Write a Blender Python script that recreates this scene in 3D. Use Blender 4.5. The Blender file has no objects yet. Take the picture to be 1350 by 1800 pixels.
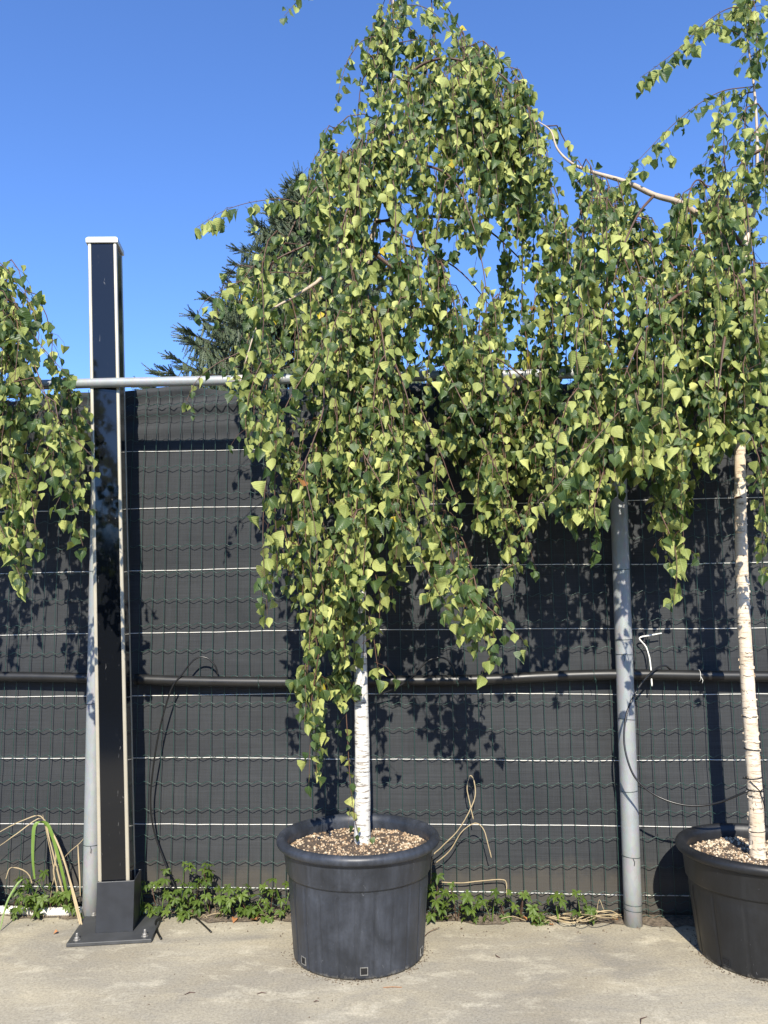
import bpy, math, random
import numpy as np
from mathutils import Vector, Matrix, noise

random.seed(7)
rng = np.random.default_rng(11)
S = bpy.context.scene
COL = S.collection

# ------------------------------------------------------------------ camera
F = 1380.0                      # focal length in pixels of the 1350x1800 photograph
CAM_H = 1.40
PITCH, ROLL = math.radians(7.4), math.radians(-0.62)
cd = bpy.data.cameras.new('camera')
cam = bpy.data.objects.new('camera', cd)
COL.objects.link(cam)
cd.sensor_fit = 'VERTICAL'
cd.sensor_height = 24.0
cd.lens = F / 1800 * 24.0
cd.clip_start, cd.clip_end = 0.05, 3000
RC = Matrix.Rotation(math.pi / 2 + PITCH, 3, 'X') @ Matrix.Rotation(ROLL, 3, 'Z')
cam.matrix_world = Matrix.Translation((0, 0, CAM_H)) @ RC.to_4x4()
S.camera = cam

# ------------------------------------------------------------------ sky, sun, exposure
SUN_EL, SUN_AZ = math.radians(36), math.radians(180)      # behind the camera
w = bpy.data.worlds.new('World')
S.world = w
w.use_nodes = True
nt = w.node_tree
bg = nt.nodes['Background']
sky = nt.nodes.new('ShaderNodeTexSky')
sky.sky_type = 'NISHITA'
sky.sun_disc = False
sky.sun_elevation = SUN_EL
sky.sun_rotation = SUN_AZ
sky.altitude = 250
sky.air_density = 1.0
sky.dust_density = 0.1
sky.ozone_density = 3.0
tint = nt.nodes.new('ShaderNodeMix'); tint.data_type = 'RGBA'; tint.blend_type = 'MULTIPLY'
tint.inputs[0].default_value = 1.0
tint.inputs[7].default_value = (0.80, 1.05, 1.48, 1)        # the deep blue of this clear sky
nt.links.new(sky.outputs[0], tint.inputs[6])
nt.links.new(tint.outputs[2], bg.inputs[0])
bg.inputs[1].default_value = 0.118
sl = bpy.data.lights.new('sun', 'SUN')
sl.energy = 5.0
sl.angle = math.radians(0.53)
sl.color = (1.0, 0.935, 0.81)
sun = bpy.data.objects.new('sun', sl)
COL.objects.link(sun)
sdir = Vector((0.015, math.cos(SUN_EL), -math.sin(SUN_EL))).normalized()
sun.rotation_euler = sdir.to_track_quat('-Z', 'Y').to_euler()
sun.location = (0, -6, 8)
S.view_settings.view_transform = 'Standard'
S.view_settings.look = 'None'
S.view_settings.gamma = 1
S.view_settings.exposure = 0.70
S.view_settings.use_curve_mapping = False

# ------------------------------------------------------------------ placing helpers (photo point -> point in the place)
def ray(px, py):
    return RC @ Vector(((px - 675) / F, (900 - py) / F, -1.0))
def at(px, py, Y):
    d = ray(px, py)
    return Vector((0, 0, CAM_H)) + d * (Y / d.y)
def onground(px, py, z=0.0):
    d = ray(px, py)
    return Vector((0, 0, CAM_H)) + d * ((z - CAM_H) / d.z)
FA, FB = 3.905, -0.066          # the fence stands on  Y = FA + FB * X
def onfence(px, py, off=0.0):
    d = ray(px, py)
    t = (FA - off) / (d.y - FB * d.x)
    return Vector((0, 0, CAM_H)) + d * t
def fy(x, off=0.0):
    return FA - off + FB * x

# ------------------------------------------------------------------ mesh helpers
class MB:
    def __init__(s):
        s.v, s.f, s.m = [], [], []
    def add(s, v, f, mi=0):
        o = len(s.v)
        s.v += [tuple(p) for p in v]
        s.f += [tuple(i + o for i in q) for q in f]
        s.m += [mi] * len(f)
        return s
    def box(s, c, h, M=None, mi=0):
        v = [Vector((x * h[0], y * h[1], z * h[2])) for x in (-1, 1) for y in (-1, 1) for z in (-1, 1)]
        if M is not None: v = [M @ p for p in v]
        v = [p + Vector(c) for p in v]
        return s.add(v, [(0, 1, 3, 2), (4, 6, 7, 5), (0, 4, 5, 1), (2, 3, 7, 6), (0, 2, 6, 4), (1, 5, 7, 3)], mi)
    def tube(s, pts, rad, sides=6, mi=0, caps=True, jit=0.0):
        pts = [Vector(p) for p in pts]
        n = len(pts)
        if not hasattr(rad, '__len__'): rad = [rad] * n
        t = [(pts[min(i + 1, n - 1)] - pts[max(i - 1, 0)]).normalized() for i in range(n)]
        a = Vector((0, 0, 1)) if abs(t[0].z) < 0.9 else Vector((1, 0, 0))
        u = t[0].cross(a).normalized()
        vs = []
        for i in range(n):
            u = (u - t[i] * u.dot(t[i])).normalized()
            b = t[i].cross(u)
            for k in range(sides):
                q = 2 * math.pi * k / sides
                r = rad[i] * (1 + (random.uniform(-jit, jit) if jit else 0))
                vs.append(pts[i] + (u * math.cos(q) + b * math.sin(q)) * r)
        fs = []
        for i in range(n - 1):
            for k in range(sides):
                k2 = (k + 1) % sides
                fs.append((i * sides + k, i * sides + k2, (i + 1) * sides + k2, (i + 1) * sides + k))
        if caps:
            fs.append(tuple(range(sides - 1, -1, -1)))
            fs.append(tuple((n - 1) * sides + k for k in range(sides)))
        return s.add(vs, fs, mi)
    def lathe(s, prof, seg=64, rfun=None, mi=0, caps=(False, False)):
        vs, fs = [], []
        n = len(prof)
        for i, (r, z) in enumerate(prof):
            for k in range(seg):
                a = 2 * math.pi * k / seg
                rr = r if rfun is None else rfun(r, z, a, i)
                vs.append((rr * math.cos(a), rr * math.sin(a), z))
        for i in range(n - 1):
            for k in range(seg):
                k2 = (k + 1) % seg
                fs.append((i * seg + k, i * seg + k2, (i + 1) * seg + k2, (i + 1) * seg + k))
        if caps[0]: fs.append(tuple(range(seg - 1, -1, -1)))
        if caps[1]: fs.append(tuple((n - 1) * seg + k for k in range(seg)))
        return s.add(vs, fs, mi)
    def ribbon(s, pts, wid, side, fold=0.25, mi=0):
        pts = [Vector(p) for p in pts]
        n = len(pts)
        side = Vector(side).normalized()
        vs, fs = [], []
        for i, p in enumerate(pts):
            t = (pts[min(i + 1, n - 1)] - pts[max(i - 1, 0)]).normalized()
            sd = (side - t * side.dot(t)).normalized()
            nn = t.cross(sd)
            ww = wid(i / (n - 1)) / 2
            vs += [p + sd * ww + nn * ww * fold, p, p - sd * ww + nn * ww * fold]
        for i in range(n - 1):
            a = 3 * i
            fs += [(a, a + 1, a + 4, a + 3), (a + 1, a + 2, a + 5, a + 4)]
        return s.add(vs, fs, mi)
    def mesh(s, name, mats, smooth=False):
        me = bpy.data.meshes.new(name)
        me.from_pydata(s.v, [], s.f)
        for m in (mats if isinstance(mats, (list, tuple)) else [mats]): me.materials.append(m)
        if any(s.m): me.polygons.foreach_set('material_index', s.m)
        if smooth: me.polygons.foreach_set('use_smooth', [True] * len(s.f))
        me.update()
        return me
    def build(s, name, mats, parent=None, smooth=False, bevel=0.0, loc=None):
        o = bpy.data.objects.new(name, s.mesh(name, mats, smooth))
        COL.objects.link(o)
        if parent is not None: o.parent = parent
        if loc is not None: o.location = loc
        if bevel:
            b = o.modifiers.new('bevel', 'BEVEL'); b.width = bevel; b.segments = 2; b.limit_method = 'ANGLE'; b.angle_limit = 0.7
        return o
def link(name, me, parent=None, M=None):
    o = bpy.data.objects.new(name, me)
    COL.objects.link(o)
    if parent is not None: o.parent = parent
    if M is not None: o.matrix_local = M
    return o
def empty(name, loc=(0, 0, 0)):
    o = bpy.data.objects.new(name, None)
    o.empty_display_size = 0.1
    COL.objects.link(o); o.location = loc
    return o
def tag(o, label=None, cat=None, group=None, kind=None):
    if label: o['label'] = label
    if cat: o['category'] = cat
    if group: o['group'] = group
    if kind: o['kind'] = kind
    return o
def smooth_line(P, n=6):
    """Catmull-Rom through tuples of any length"""
    P = [np.array(p, float) for p in P]
    if len(P) < 3: n = max(n, 4)
    Q = [2 * P[0] - P[1]] + P + [2 * P[-1] - P[-2]]
    out = []
    for i in range(1, len(Q) - 2):
        for k in range(n):
            t = k / n
            a, b, c, d = Q[i - 1:i + 3]
            out.append(0.5 * (2 * b + (c - a) * t + (2 * a - 5 * b + 4 * c - d) * t * t + (3 * b - a - 3 * c + d) * t ** 3))
    out.append(P[-1])
    return out

# ------------------------------------------------------------------ material helpers
def newmat(name):
    m = bpy.data.materials.new(name)
    m.use_nodes = True
    return m, m.node_tree, m.node_tree.nodes['Principled BSDF']
class N:
    """tiny node-graph builder"""
    def __init__(s, nt): s.nt = nt
    def node(s, t, **kw):
        n = s.nt.nodes.new(t)
        for k, v in kw.items(): setattr(n, k, v)
        return n
    def set(s, sock, v):
        if isinstance(v, bpy.types.NodeSocket): s.nt.links.new(v, sock)
        elif v is not None: sock.default_value = v
    def coord(s, kind='Object', scale=(1, 1, 1), loc=(0, 0, 0)):
        tc = s.node('ShaderNodeTexCoord'); mp = s.node('ShaderNodeMapping')
        s.nt.links.new(tc.outputs[kind], mp.inputs[0])
        mp.inputs['Scale'].default_value = scale
        mp.inputs['Location'].default_value = loc
        return mp.outputs[0]
    def noise(s, vec, scale, detail=4, rough=0.55, dist=0.0):
        n = s.node('ShaderNodeTexNoise')
        s.set(n.inputs['Vector'], vec)
        n.inputs['Scale'].default_value = scale; n.inputs['Detail'].default_value = detail
        n.inputs['Roughness'].default_value = rough; n.inputs['Distortion'].default_value = dist
        return n.outputs['Fac']
    def voro(s, vec, scale, feature='F1', out='Distance', rnd=1.0):
        n = s.node('ShaderNodeTexVoronoi', feature=feature)
        s.set(n.inputs['Vector'], vec)
        n.inputs['Scale'].default_value = scale; n.inputs['Randomness'].default_value = rnd
        return n.outputs[out]
    def ramp(s, fac, stops, interp='LINEAR'):
        n = s.node('ShaderNodeValToRGB')
        n.color_ramp.interpolation = interp
        el = n.color_ramp.elements
        while len(el) < len(stops): el.new(0.5)
        for e, (p, c) in zip(el, stops):
            e.position = p
            e.color = (c, c, c, 1) if not hasattr(c, '__len__') else (*c, 1)
        s.set(n.inputs[0], fac)
        return n.outputs[0]
    def mix(s, fac, a, b, mode='MIX'):
        n = s.node('ShaderNodeMix', data_type='RGBA', blend_type=mode)
        s.set(n.inputs[0], fac)
        for sock, v in ((n.inputs[6], a), (n.inputs[7], b)):
            s.set(sock, (*v, 1) if isinstance(v, tuple) and len(v) == 3 else v)
        return n.outputs[2]
    def math(s, op, a, b=None, c=None):
        n = s.node('ShaderNodeMath', operation=op)
        s.set(n.inputs[0], a); s.set(n.inputs[1], b); s.set(n.inputs[2], c)
        return n.outputs[0]
    def bump(s, h, strength=0.3, dist=0.01, normal=None):
        n = s.node('ShaderNodeBump')
        s.set(n.inputs['Height'], h)
        n.inputs['Strength'].default_value = strength; n.inputs['Distance'].default_value = dist
        s.set(n.inputs['Normal'], normal)
        return n.outputs[0]
    def sep(s, vec):
        n = s.node('ShaderNodeSeparateXYZ'); s.set(n.inputs[0], vec)
        return n.outputs
    def attr(s, name, out='Fac'):
        n = s.node('ShaderNodeAttribute', attribute_name=name)
        return n.outputs[out]

def mat_plain(name, col, rough=0.5, metal=0.0, spec=0.5, var=0.15, scale=30, bump=0.1, vscale=(1, 1, 1)):
    m, nt, p = newmat(name); g = N(nt)
    v = g.coord('Object', vscale)
    n = g.noise(v, scale, 5)
    lo = tuple(c * (1 - var) for c in col); hi = tuple(min(1, c * (1 + var)) for c in col)
    g.set(p.inputs['Base Color'], g.mix(n, lo, hi))
    g.set(p.inputs['Roughness'], g.math('MULTIPLY_ADD', n, 0.2, rough - 0.1))
    p.inputs['Metallic'].default_value = metal
    p.inputs['Specular IOR Level'].default_value = spec
    if bump: g.set(p.inputs['Normal'], g.bump(n, bump, 0.004))
    return m

def mat_concrete():
    m, nt, p = newmat('concrete'); g = N(nt)
    v = g.coord('Object')
    vs = g.coord('Object', (0.55, 1.3, 1))
    big = g.ramp(g.noise(v, 1.1, 6, 0.6, 0.7), [(0.30, 0), (0.68, 1)])
    mid = g.ramp(g.noise(vs, 3.6, 8, 0.66, 0.9), [(0.34, 0), (0.66, 1)])
    fine = g.noise(v, 46, 7, 0.75)
    c = g.mix(big, (0.27, 0.235, 0.172), (0.49, 0.430, 0.305))
    c = g.mix(g.math('MULTIPLY', mid, 0.7), c, (0.29, 0.268, 0.220))
    wh = g.ramp(g.noise(g.coord('Object', (1, 1.6, 1), (3, 7, 0)), 5.2, 10, 0.72, 0.4), [(0.52, 0), (0.66, 1)])
    c = g.mix(g.math('MULTIPLY', wh, 0.55), c, (0.62, 0.56, 0.42))
    st = g.ramp(g.noise(g.coord('Object', (1, 1.5, 1), (9, 2, 0)), 2.1, 7, 0.62, 1.2), [(0.56, 0), (0.70, 1)])
    c = g.mix(g.math('MULTIPLY', st, 0.45), c, (0.20, 0.188, 0.168))
    spk = g.ramp(g.noise(v, 95, 6, 0.8), [(0.36, 0.5), (0.5, 1.0), (0.64, 1.35)])
    c = g.mix(0.6, c, spk, 'MULTIPLY')
    grit = g.ramp(g.voro(v, 140), [(0.10, 0.5), (0.24, 1)])
    c = g.mix(0.4, c, grit, 'MULTIPLY')
    g.set(p.inputs['Base Color'], c)
    p.inputs['Roughness'].default_value = 0.88
    p.inputs['Specular IOR Level'].default_value = 0.25
    h = g.math('ADD', g.math('MULTIPLY', fine, 0.6), g.noise(v, 7, 6, 0.6))
    g.set(p.inputs['Normal'], g.bump(h, 0.32, 0.005))
    return m

def mat_soil(name='soil', a=(0.05, 0.035, 0.024), b=(0.16, 0.115, 0.08)):
    m, nt, p = newmat(name); g = N(nt)
    v = g.coord('Object')
    n = g.noise(v, 60, 8, 0.7)
    g.set(p.inputs['Base Color'], g.mix(g.ramp(n, [(0.35, 0), (0.65, 1)]), a, b))
    p.inputs['Roughness'].default_value = 0.95
    g.set(p.inputs['Normal'], g.bump(n, 0.9, 0.01))
    return m

def mat_cloth():
    m, nt, p = newmat('shade_cloth'); g = N(nt)
    v = g.coord('Object')
    weft = g.noise(g.coord('Object', (1.2, 1, 130)), 3.0, 4, 0.7)
    warp = g.noise(g.coord('Object', (150, 1, 2.2)), 3.0, 3, 0.6)
    cloud = g.noise(v, 1.7, 6, 0.6, 0.6)
    c = g.mix(g.ramp(cloud, [(0.3, 0), (0.7, 1)]), (0.0335, 0.036, 0.039), (0.049, 0.0515, 0.054))
    c = g.mix(0.65, c, g.ramp(weft, [(0.3, 0.62), (0.7, 1.35)]), 'MULTIPLY')
    c = g.mix(0.45, c, g.ramp(warp, [(0.3, 0.7), (0.7, 1.25)]), 'MULTIPLY')
    dust = g.ramp(g.noise(g.coord('Object', (1, 1, 1), (4, 0, 2)), 4.3, 9, 0.75, 0.8), [(0.60, 0), (0.78, 1)])
    c = g.mix(g.math('MULTIPLY', dust, 0.35), c, (0.09, 0.088, 0.083))
    lowd = g.math('SUBTRACT', g.sep(v)[2], g.math('MULTIPLY', g.noise(v, 5, 6, 0.7), 0.30))
    mud = g.ramp(lowd, [(0.0, 1), (0.09, 0)])
    c = g.mix(g.math('MULTIPLY', mud, 0.5), c, (0.10, 0.088, 0.07))
    g.set(p.inputs['Base Color'], c)
    p.inputs['Roughness'].default_value = 0.62
    p.inputs['Specular IOR Level'].default_value = 0.06
    g.set(p.inputs['Normal'], g.bump(g.math('ADD', weft, g.math('MULTIPLY', warp, 0.6)), 0.35, 0.002))
    return m

def mat_galv():
    m, nt, p = newmat('galvanised_steel'); g = N(nt)
    v = g.coord('Object')
    sp = g.voro(g.coord('Object', (1, 1, 0.5)), 60, out='Color')
    n = g.noise(v, 9, 7, 0.65)
    c = g.mix(n, (0.26, 0.275, 0.28), (0.38, 0.39, 0.385))
    c = g.mix(0.10, c, sp, 'MULTIPLY')
    dirt = g.ramp(g.noise(g.coord('Object', (1, 1, 0.2)), 34, 6, 0.7), [(0.56, 0), (0.72, 1)])
    c = g.mix(g.math('MULTIPLY', dirt, 0.35), c, (0.26, 0.25, 0.23))
    g.set(p.inputs['Base Color'], c)
    p.inputs['Metallic'].default_value = 0.25
    g.set(p.inputs['Roughness'], g.math('MULTIPLY_ADD', n, 0.2, 0.42))
    g.set(p.inputs['Normal'], g.bump(n, 0.12, 0.003))
    return m

def mat_panel():
    m, nt, p = newmat('coated_panel'); g = N(nt)
    v = g.coord('Object')
    c0 = (0.0050, 0.0058, 0.0075)
    dust = g.ramp(g.noise(g.coord('Object', (1, 1, 0.45)), 26, 9, 0.78, 0.5), [(0.62, 0), (0.76, 1)])
    sc = g.ramp(g.noise(g.coord('Object', (1, 1, 0.25), (2, 3, 1)), 55, 3, 0.6, 2.0), [(0.70, 0), (0.735, 1)])
    c = g.mix(g.math('MULTIPLY', dust, 0.10), c0, (0.22, 0.22, 0.21))
    c = g.mix(g.math('MULTIPLY', sc, 0.35), c, (0.35, 0.34, 0.32))
    g.set(p.inputs['Base Color'], c)
    g.set(p.inputs['Roughness'], g.math('MULTIPLY_ADD', dust, 0.2, 0.085))
    p.inputs['Specular IOR Level'].default_value = 0.5
    g.set(p.inputs['Normal'], g.bump(g.noise(v, 5, 2, 0.4), 0.05, 0.004))
    return m

def mat_pot(name, c0, dustc, dustamt, rough):
    m, nt, p = newmat(name); g = N(nt)
    v = g.coord('Object')
    big = g.ramp(g.noise(g.coord('Object', (1, 1, 0.7), (1.3, 0.4, 0.2)), 5.5, 8, 0.62, 0.6), [(0.36, 0), (0.68, 1)])
    streak = g.ramp(g.noise(g.coord('Object', (7, 7, 0.55)), 6.0, 8, 0.68, 0.4), [(0.38, 0), (0.66, 1)])
    fine = g.noise(v, 90, 6, 0.7)
    c = g.mix(g.math('MULTIPLY', big, dustamt), c0, dustc)
    c = g.mix(g.math('MULTIPLY', streak, 0.45), c, tuple(x * 0.55 for x in c0))
    z = g.sep(v)[2]
    scuff = g.ramp(g.math('MULTIPLY_ADD', g.noise(v, 18, 8, 0.75), -0.12, g.math('ADD', z, 0.1)), [(0.030, 1), (0.052, 0)])
    c = g.mix(g.math('MULTIPLY', scuff, 0.55), c, (0.30, 0.28, 0.24))
    scr = g.ramp(g.noise(g.coord('Object', (1, 1, 0.35), (5, 5, 5)), 60, 3, 0.6, 2.5), [(0.71, 0), (0.74, 1)])
    c = g.mix(g.math('MULTIPLY', scr, 0.5), c, (0.25, 0.26, 0.28))
    c = g.mix(0.35, c, g.ramp(fine, [(0.3, 0.7), (0.7, 1.3)]), 'MULTIPLY')
    g.set(p.inputs['Base Color'], c)
    g.set(p.inputs['Roughness'], g.math('MULTIPLY_ADD', big, 0.18, rough))
    p.inputs['Specular IOR Level'].default_value = 0.45
    g.set(p.inputs['Normal'], g.bump(g.math('ADD', g.math('MULTIPLY', fine, 0.4), big), 0.12, 0.003))
    return m

def mat_bark(name, a, b, scar=0.75):
    m, nt, p = newmat(name); g = N(nt)
    v = g.coord('Object')
    n = g.noise(g.coord('Object', (1, 1, 0.5)), 16, 7, 0.65)
    c = g.mix(g.ramp(n, [(0.35, 0), (0.65, 1)]), a, b)
    len_ = g.ramp(g.noise(g.coord('Object', (5, 5, 46)), 3.2, 4, 0.6), [(0.57, 0), (0.63, 1)])
    c = g.mix(g.math('MULTIPLY', len_, scar), c, (0.13, 0.085, 0.055))
    kn = g.ramp(g.noise(g.coord('Object', (2.2, 2.2, 9), (3, 1, 5)), 4.6, 6, 0.72), [(0.605, 0), (0.665, 1)])
    c = g.mix(g.math('MULTIPLY', kn, 0.85), c, (0.045, 0.035, 0.028))
    g.set(p.inputs['Base Color'], c)
    p.inputs['Roughness'].default_value = 0.75
    p.inputs['Specular IOR Level'].default_value = 0.3
    h = g.math('SUBTRACT', n, g.math('ADD', g.math('MULTIPLY', len_, 0.5), kn))
    g.set(p.inputs['Normal'], g.bump(h, 0.6, 0.005))
    return m

def mat_leaf(name, up, up2, dn, dn2, trans=0.27, veins=True):
    """two-sided leaf: glossy dark upper face, pale dull under face; 'tint' varies it leaf by leaf"""
    m, nt, p = newmat(name); g = N(nt)
    t = g.attr('tint')
    uv = g.sep(g.coord('UV'))
    geo = g.node('ShaderNodeNewGeometry')
    cu = g.mix(t, up, up2); cl = g.mix(t, dn, dn2)
    c = g.mix(geo.outputs['Backfacing'], cu, cl)
    age = g.ramp(t, [(0.972, 0), (0.978, 1)])
    c = g.mix(age, c, (0.55, 0.42, 0.03))
    dead = g.ramp(t, [(0.988, 0), (0.992, 1)])
    c = g.mix(dead, c, (0.34, 0.14, 0.05))
    ax = g.math('ABSOLUTE', uv[0])
    vn = g.math('SINE', g.math('MULTIPLY', g.math('SUBTRACT', uv[1], g.math('MULTIPLY', ax, 0.75)), 46.0))
    mid = g.ramp(ax, [(0.0, 1), (0.035, 0)])
    vv = g.ramp(vn, [(0.75, 0), (1.0, 1)])
    c = g.mix(g.math('MULTIPLY', g.math('MAXIMUM', mid, g.math('MULTIPLY', vv, 0.55)), 0.45), c, g.mix(geo.outputs['Backfacing'], (0.20, 0.26, 0.07), (0.50, 0.52, 0.22)))
    mot = g.noise(g.coord('UV'), 6, 4, 0.6)
    c = g.mix(0.5, c, g.ramp(mot, [(0.3, 0.75), (0.7, 1.2)]), 'MULTIPLY')
    g.set(p.inputs['Base Color'], c)
    g.set(p.inputs['Roughness'], g.math('MULTIPLY_ADD', geo.outputs['Backfacing'], 0.25, 0.42))
    p.inputs['Specular IOR Level'].default_value = 0.35
    g.set(p.inputs['Normal'], g.bump(g.math('ADD', vn, g.math('MULTIPLY', mid, -1.5)), 0.25, 0.0012))
    tr = g.node('ShaderNodeBsdfTranslucent')
    g.set(tr.inputs[0], g.mix(0.6, c, (0.24, 0.36, 0.03)))
    mx = g.node('ShaderNodeMixShader'); mx.inputs[0].default_value = trans
    out = nt.nodes['Material Output']
    nt.links.new(p.outputs[0], mx.inputs[1]); nt.links.new(tr.outputs[0], mx.inputs[2])
    nt.links.new(mx.outputs[0], out.inputs[0])
    return m

M = dict(
    concrete=mat_concrete(),
    soil=mat_soil(),
    litter=mat_soil('dirt', (0.05, 0.038, 0.026), (0.24, 0.19, 0.135)),
    cloth=mat_cloth(),
    cord=mat_plain('white_cord', (0.66, 0.65, 0.60), 0.6, var=0.12, scale=60),
    wire=mat_plain('green_coated_wire', (0.020, 0.052, 0.043), 0.38, var=0.3, scale=50, bump=0),
    tiewire=mat_plain('tie_wire', (0.06, 0.08, 0.08), 0.45, metal=0.3, var=0.2),
    galv=mat_galv(),
    coupling=mat_plain('coupling', (0.50, 0.43, 0.38), 0.5, metal=0.2, var=0.2, scale=40),
    panel=mat_panel(),
    trim=mat_plain('champagne_trim', (0.43, 0.39, 0.30), 0.36, metal=0.25, var=0.06, scale=20, bump=0.03),
    cap=mat_plain('cap_metal', (0.55, 0.54, 0.51), 0.4, metal=0.3, var=0.08, scale=20),
    sleeve=mat_plain('sleeve_paint', (0.024, 0.027, 0.033), 0.45, var=0.4, scale=18, bump=0.05),
    plate=mat_plain('plate_paint', (0.050, 0.052, 0.054), 0.55, var=0.6, scale=11, bump=0.15),
    bolt=mat_plain('zinc_bolt', (0.33, 0.32, 0.30), 0.45, metal=0.6, var=0.2, scale=60),
    pot=mat_pot('grey_tub', (0.020, 0.023, 0.029), (0.076, 0.086, 0.108), 0.62, 0.34),
    potb=mat_pot('black_tub', (0.0095, 0.0100, 0.0115), (0.024, 0.026, 0.029), 0.6, 0.38),
    dark=mat_plain('hole_shade', (0.008, 0.008, 0.008), 0.9, bump=0),  # flat black painted in for the shade inside the drain holes
    chalk=mat_plain('chalky_scale', (0.17, 0.165, 0.15), 0.9, var=0.7, scale=120, bump=0.3),
    hose=mat_plain('black_pipe', (0.013, 0.013, 0.0125), 0.42, var=0.5, scale=12, bump=0.08),
    tubing=mat_plain('black_tubing', (0.012, 0.012, 0.012), 0.32, var=0.3, bump=0),
    strap=mat_plain('white_strap', (0.78, 0.76, 0.68), 0.5, var=0.1),
    bark=mat_bark('white_bark', (0.53, 0.505, 0.45), (0.68, 0.66, 0.61)),
    bark2=mat_bark('cream_bark', (0.56, 0.44, 0.31), (0.72, 0.63, 0.50), 0.38),
    limb=mat_plain('brown_bark', (0.085, 0.045, 0.028), 0.6, var=0.45, scale=22, bump=0.2),
    palelimb=mat_plain('pale_bark', (0.46, 0.36, 0.26), 0.6, var=0.4, scale=26, bump=0.3),
    twig=mat_plain('red_brown_twig', (0.10, 0.050, 0.029), 0.55, var=0.4, scale=15, bump=0),
    cut=mat_plain('cut_wood', (0.62, 0.55, 0.44), 0.8, var=0.2, scale=60),
    pumice=None,
    leaf=mat_leaf('birch_leaf', (0.030, 0.060, 0.019), (0.088, 0.134, 0.043), (0.21, 0.255, 0.060), (0.53, 0.545, 0.170)),
    creeper=mat_leaf('creeper_leaf', (0.050, 0.092, 0.017), (0.13, 0.19, 0.035), (0.12, 0.18, 0.045), (0.16, 0.22, 0.06), 0.3),
    straw=mat_plain('dry_straw', (0.38, 0.30, 0.175), 0.8, var=0.3, scale=20, bump=0.1),
    grass=mat_plain('green_blade', (0.12, 0.20, 0.030), 0.5, var=0.3, scale=12, bump=0.05),
    needle=mat_plain('spruce_needle', (0.075, 0.100, 0.048), 0.6, var=0.45, scale=3, bump=0),
    sprucebark=mat_plain('spruce_bark', (0.07, 0.05, 0.038), 0.9, var=0.4, scale=9, bump=0.4),
    hedge=mat_plain('hedge_leaf', (0.03, 0.055, 0.02), 0.6, var=0.5, scale=4, bump=0),
    conduit=mat_plain('white_conduit', (0.68, 0.66, 0.60), 0.55, var=0.2, scale=20),
    deadleaf=mat_plain('dead_leaf', (0.36, 0.16, 0.06), 0.8, var=0.45, scale=40, bump=0.2),
)
def mat_pumice():
    m, nt, p = newmat('pumice'); g = N(nt)
    t = g.attr('tint')
    c = g.ramp(t, [(0.0, (0.13, 0.085, 0.05)), (0.25, (0.36, 0.24, 0.14)), (0.55, (0.50, 0.40, 0.27)), (1.0, (0.64, 0.57, 0.44))])
    g.set(p.inputs['Base Color'], c)
    p.inputs['Roughness'].default_value = 0.9
    return m
M['pumice'] = mat_pumice()

# where the three tubs stand
potA = onground(631, 1671); potA = Vector((potA.x, potA.y, 0))
potB = at(1350, 1690, 3.42); potB = Vector((potB.x, potB.y, 0))
potC = Vector((-2.22, 3.46, 0))
# ================================================================== GROUND
mb = MB()
gx = [-900, -60, -8, -4, 0, 4, 8, 60, 900]
gy = [-900, -60, -10, 0, 3, 6, 12, 60, 900]
mb.add([(x, y, 0) for y in gy for x in gx],
       [(j * 9 + i, j * 9 + i + 1, (j + 1) * 9 + i + 1, (j + 1) * 9 + i) for j in range(8) for i in range(8)])
tag(mb.build('ground', M['concrete']), kind='structure')

# strip of dirt and litter that has gathered along the foot of the fence
mb = MB()
xs = np.arange(-3.2, 3.2, 0.03)
vs, fs = [], []
for i, x in enumerate(xs):
    k = noise.fractal((x * 2.2, 3.1, 0), 0.7, 2.0, 4) * 0.05 + noise.fractal((x * 14, 0.3, 0), 0.6, 2.0, 3) * 0.02
    front = fy(x) - max(0.025, 0.095 + k)
    for j in range(4):
        y = front + (fy(x) + 0.06 - front) * j / 3
        vs.append((x, y, 0.004 + 0.016 * (j / 3) + (0.008 * noise.noise((x * 30, y * 30, 0)) if j else 0)))
for i in range(len(xs) - 1):
    for j in range(3):
        a = i * 4 + j
        fs.append((a, a + 4, a + 5, a + 1))
mb.add(vs, fs)
tag(mb.build('dirt_strip', M['litter'], smooth=True), kind='structure')

# crumbs of gravel and soil on the slab (uncountable)
mb = MB()
for i in range(900):
    x = random.uniform(-2.6, 2.6)
    y = fy(x) - abs(random.gauss(0.06, 0.09)) if i < 700 else random.uniform(2.3, 3.7)
    r = random.uniform(0.0015, 0.006) * (1 if i < 700 else 0.6)
    a = random.uniform(0, 6.28)
    pts = [(x + r * math.cos(a + k * 1.57) * random.uniform(.7, 1.3), y + r * math.sin(a + k * 1.57), 0.001) for k in range(4)] + [(x, y, r * 0.9 + 0.002)]
    mb.add(pts, [(0, 1, 4), (1, 2, 4), (2, 3, 4), (3, 0, 4)])
for cx, cy, rr in ((potA.x, potA.y, 0.272), (potB.x, potB.y, 0.264), (potC.x, potC.y, 0.272)):
    for i in range(420):
        a = random.uniform(0, 6.283); q = rr + abs(random.gauss(0, 0.018))
        x, y = cx + q * math.cos(a), cy + q * math.sin(a)
        r = random.uniform(0.001, 0.0042)
        mb.add([(x + r * math.cos(a + k * 1.57) * random.uniform(.7, 1.3), y + r * math.sin(a + k * 1.57), 0.001) for k in range(4)] + [(x, y, r * 0.9 + 0.002)], [(0, 1, 4), (1, 2, 4), (2, 3, 4), (3, 0, 4)])
tag(mb.build('grit', M['litter']), 'fine brown grit scattered along the foot of the fence', 'grit', kind='stuff')

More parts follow.
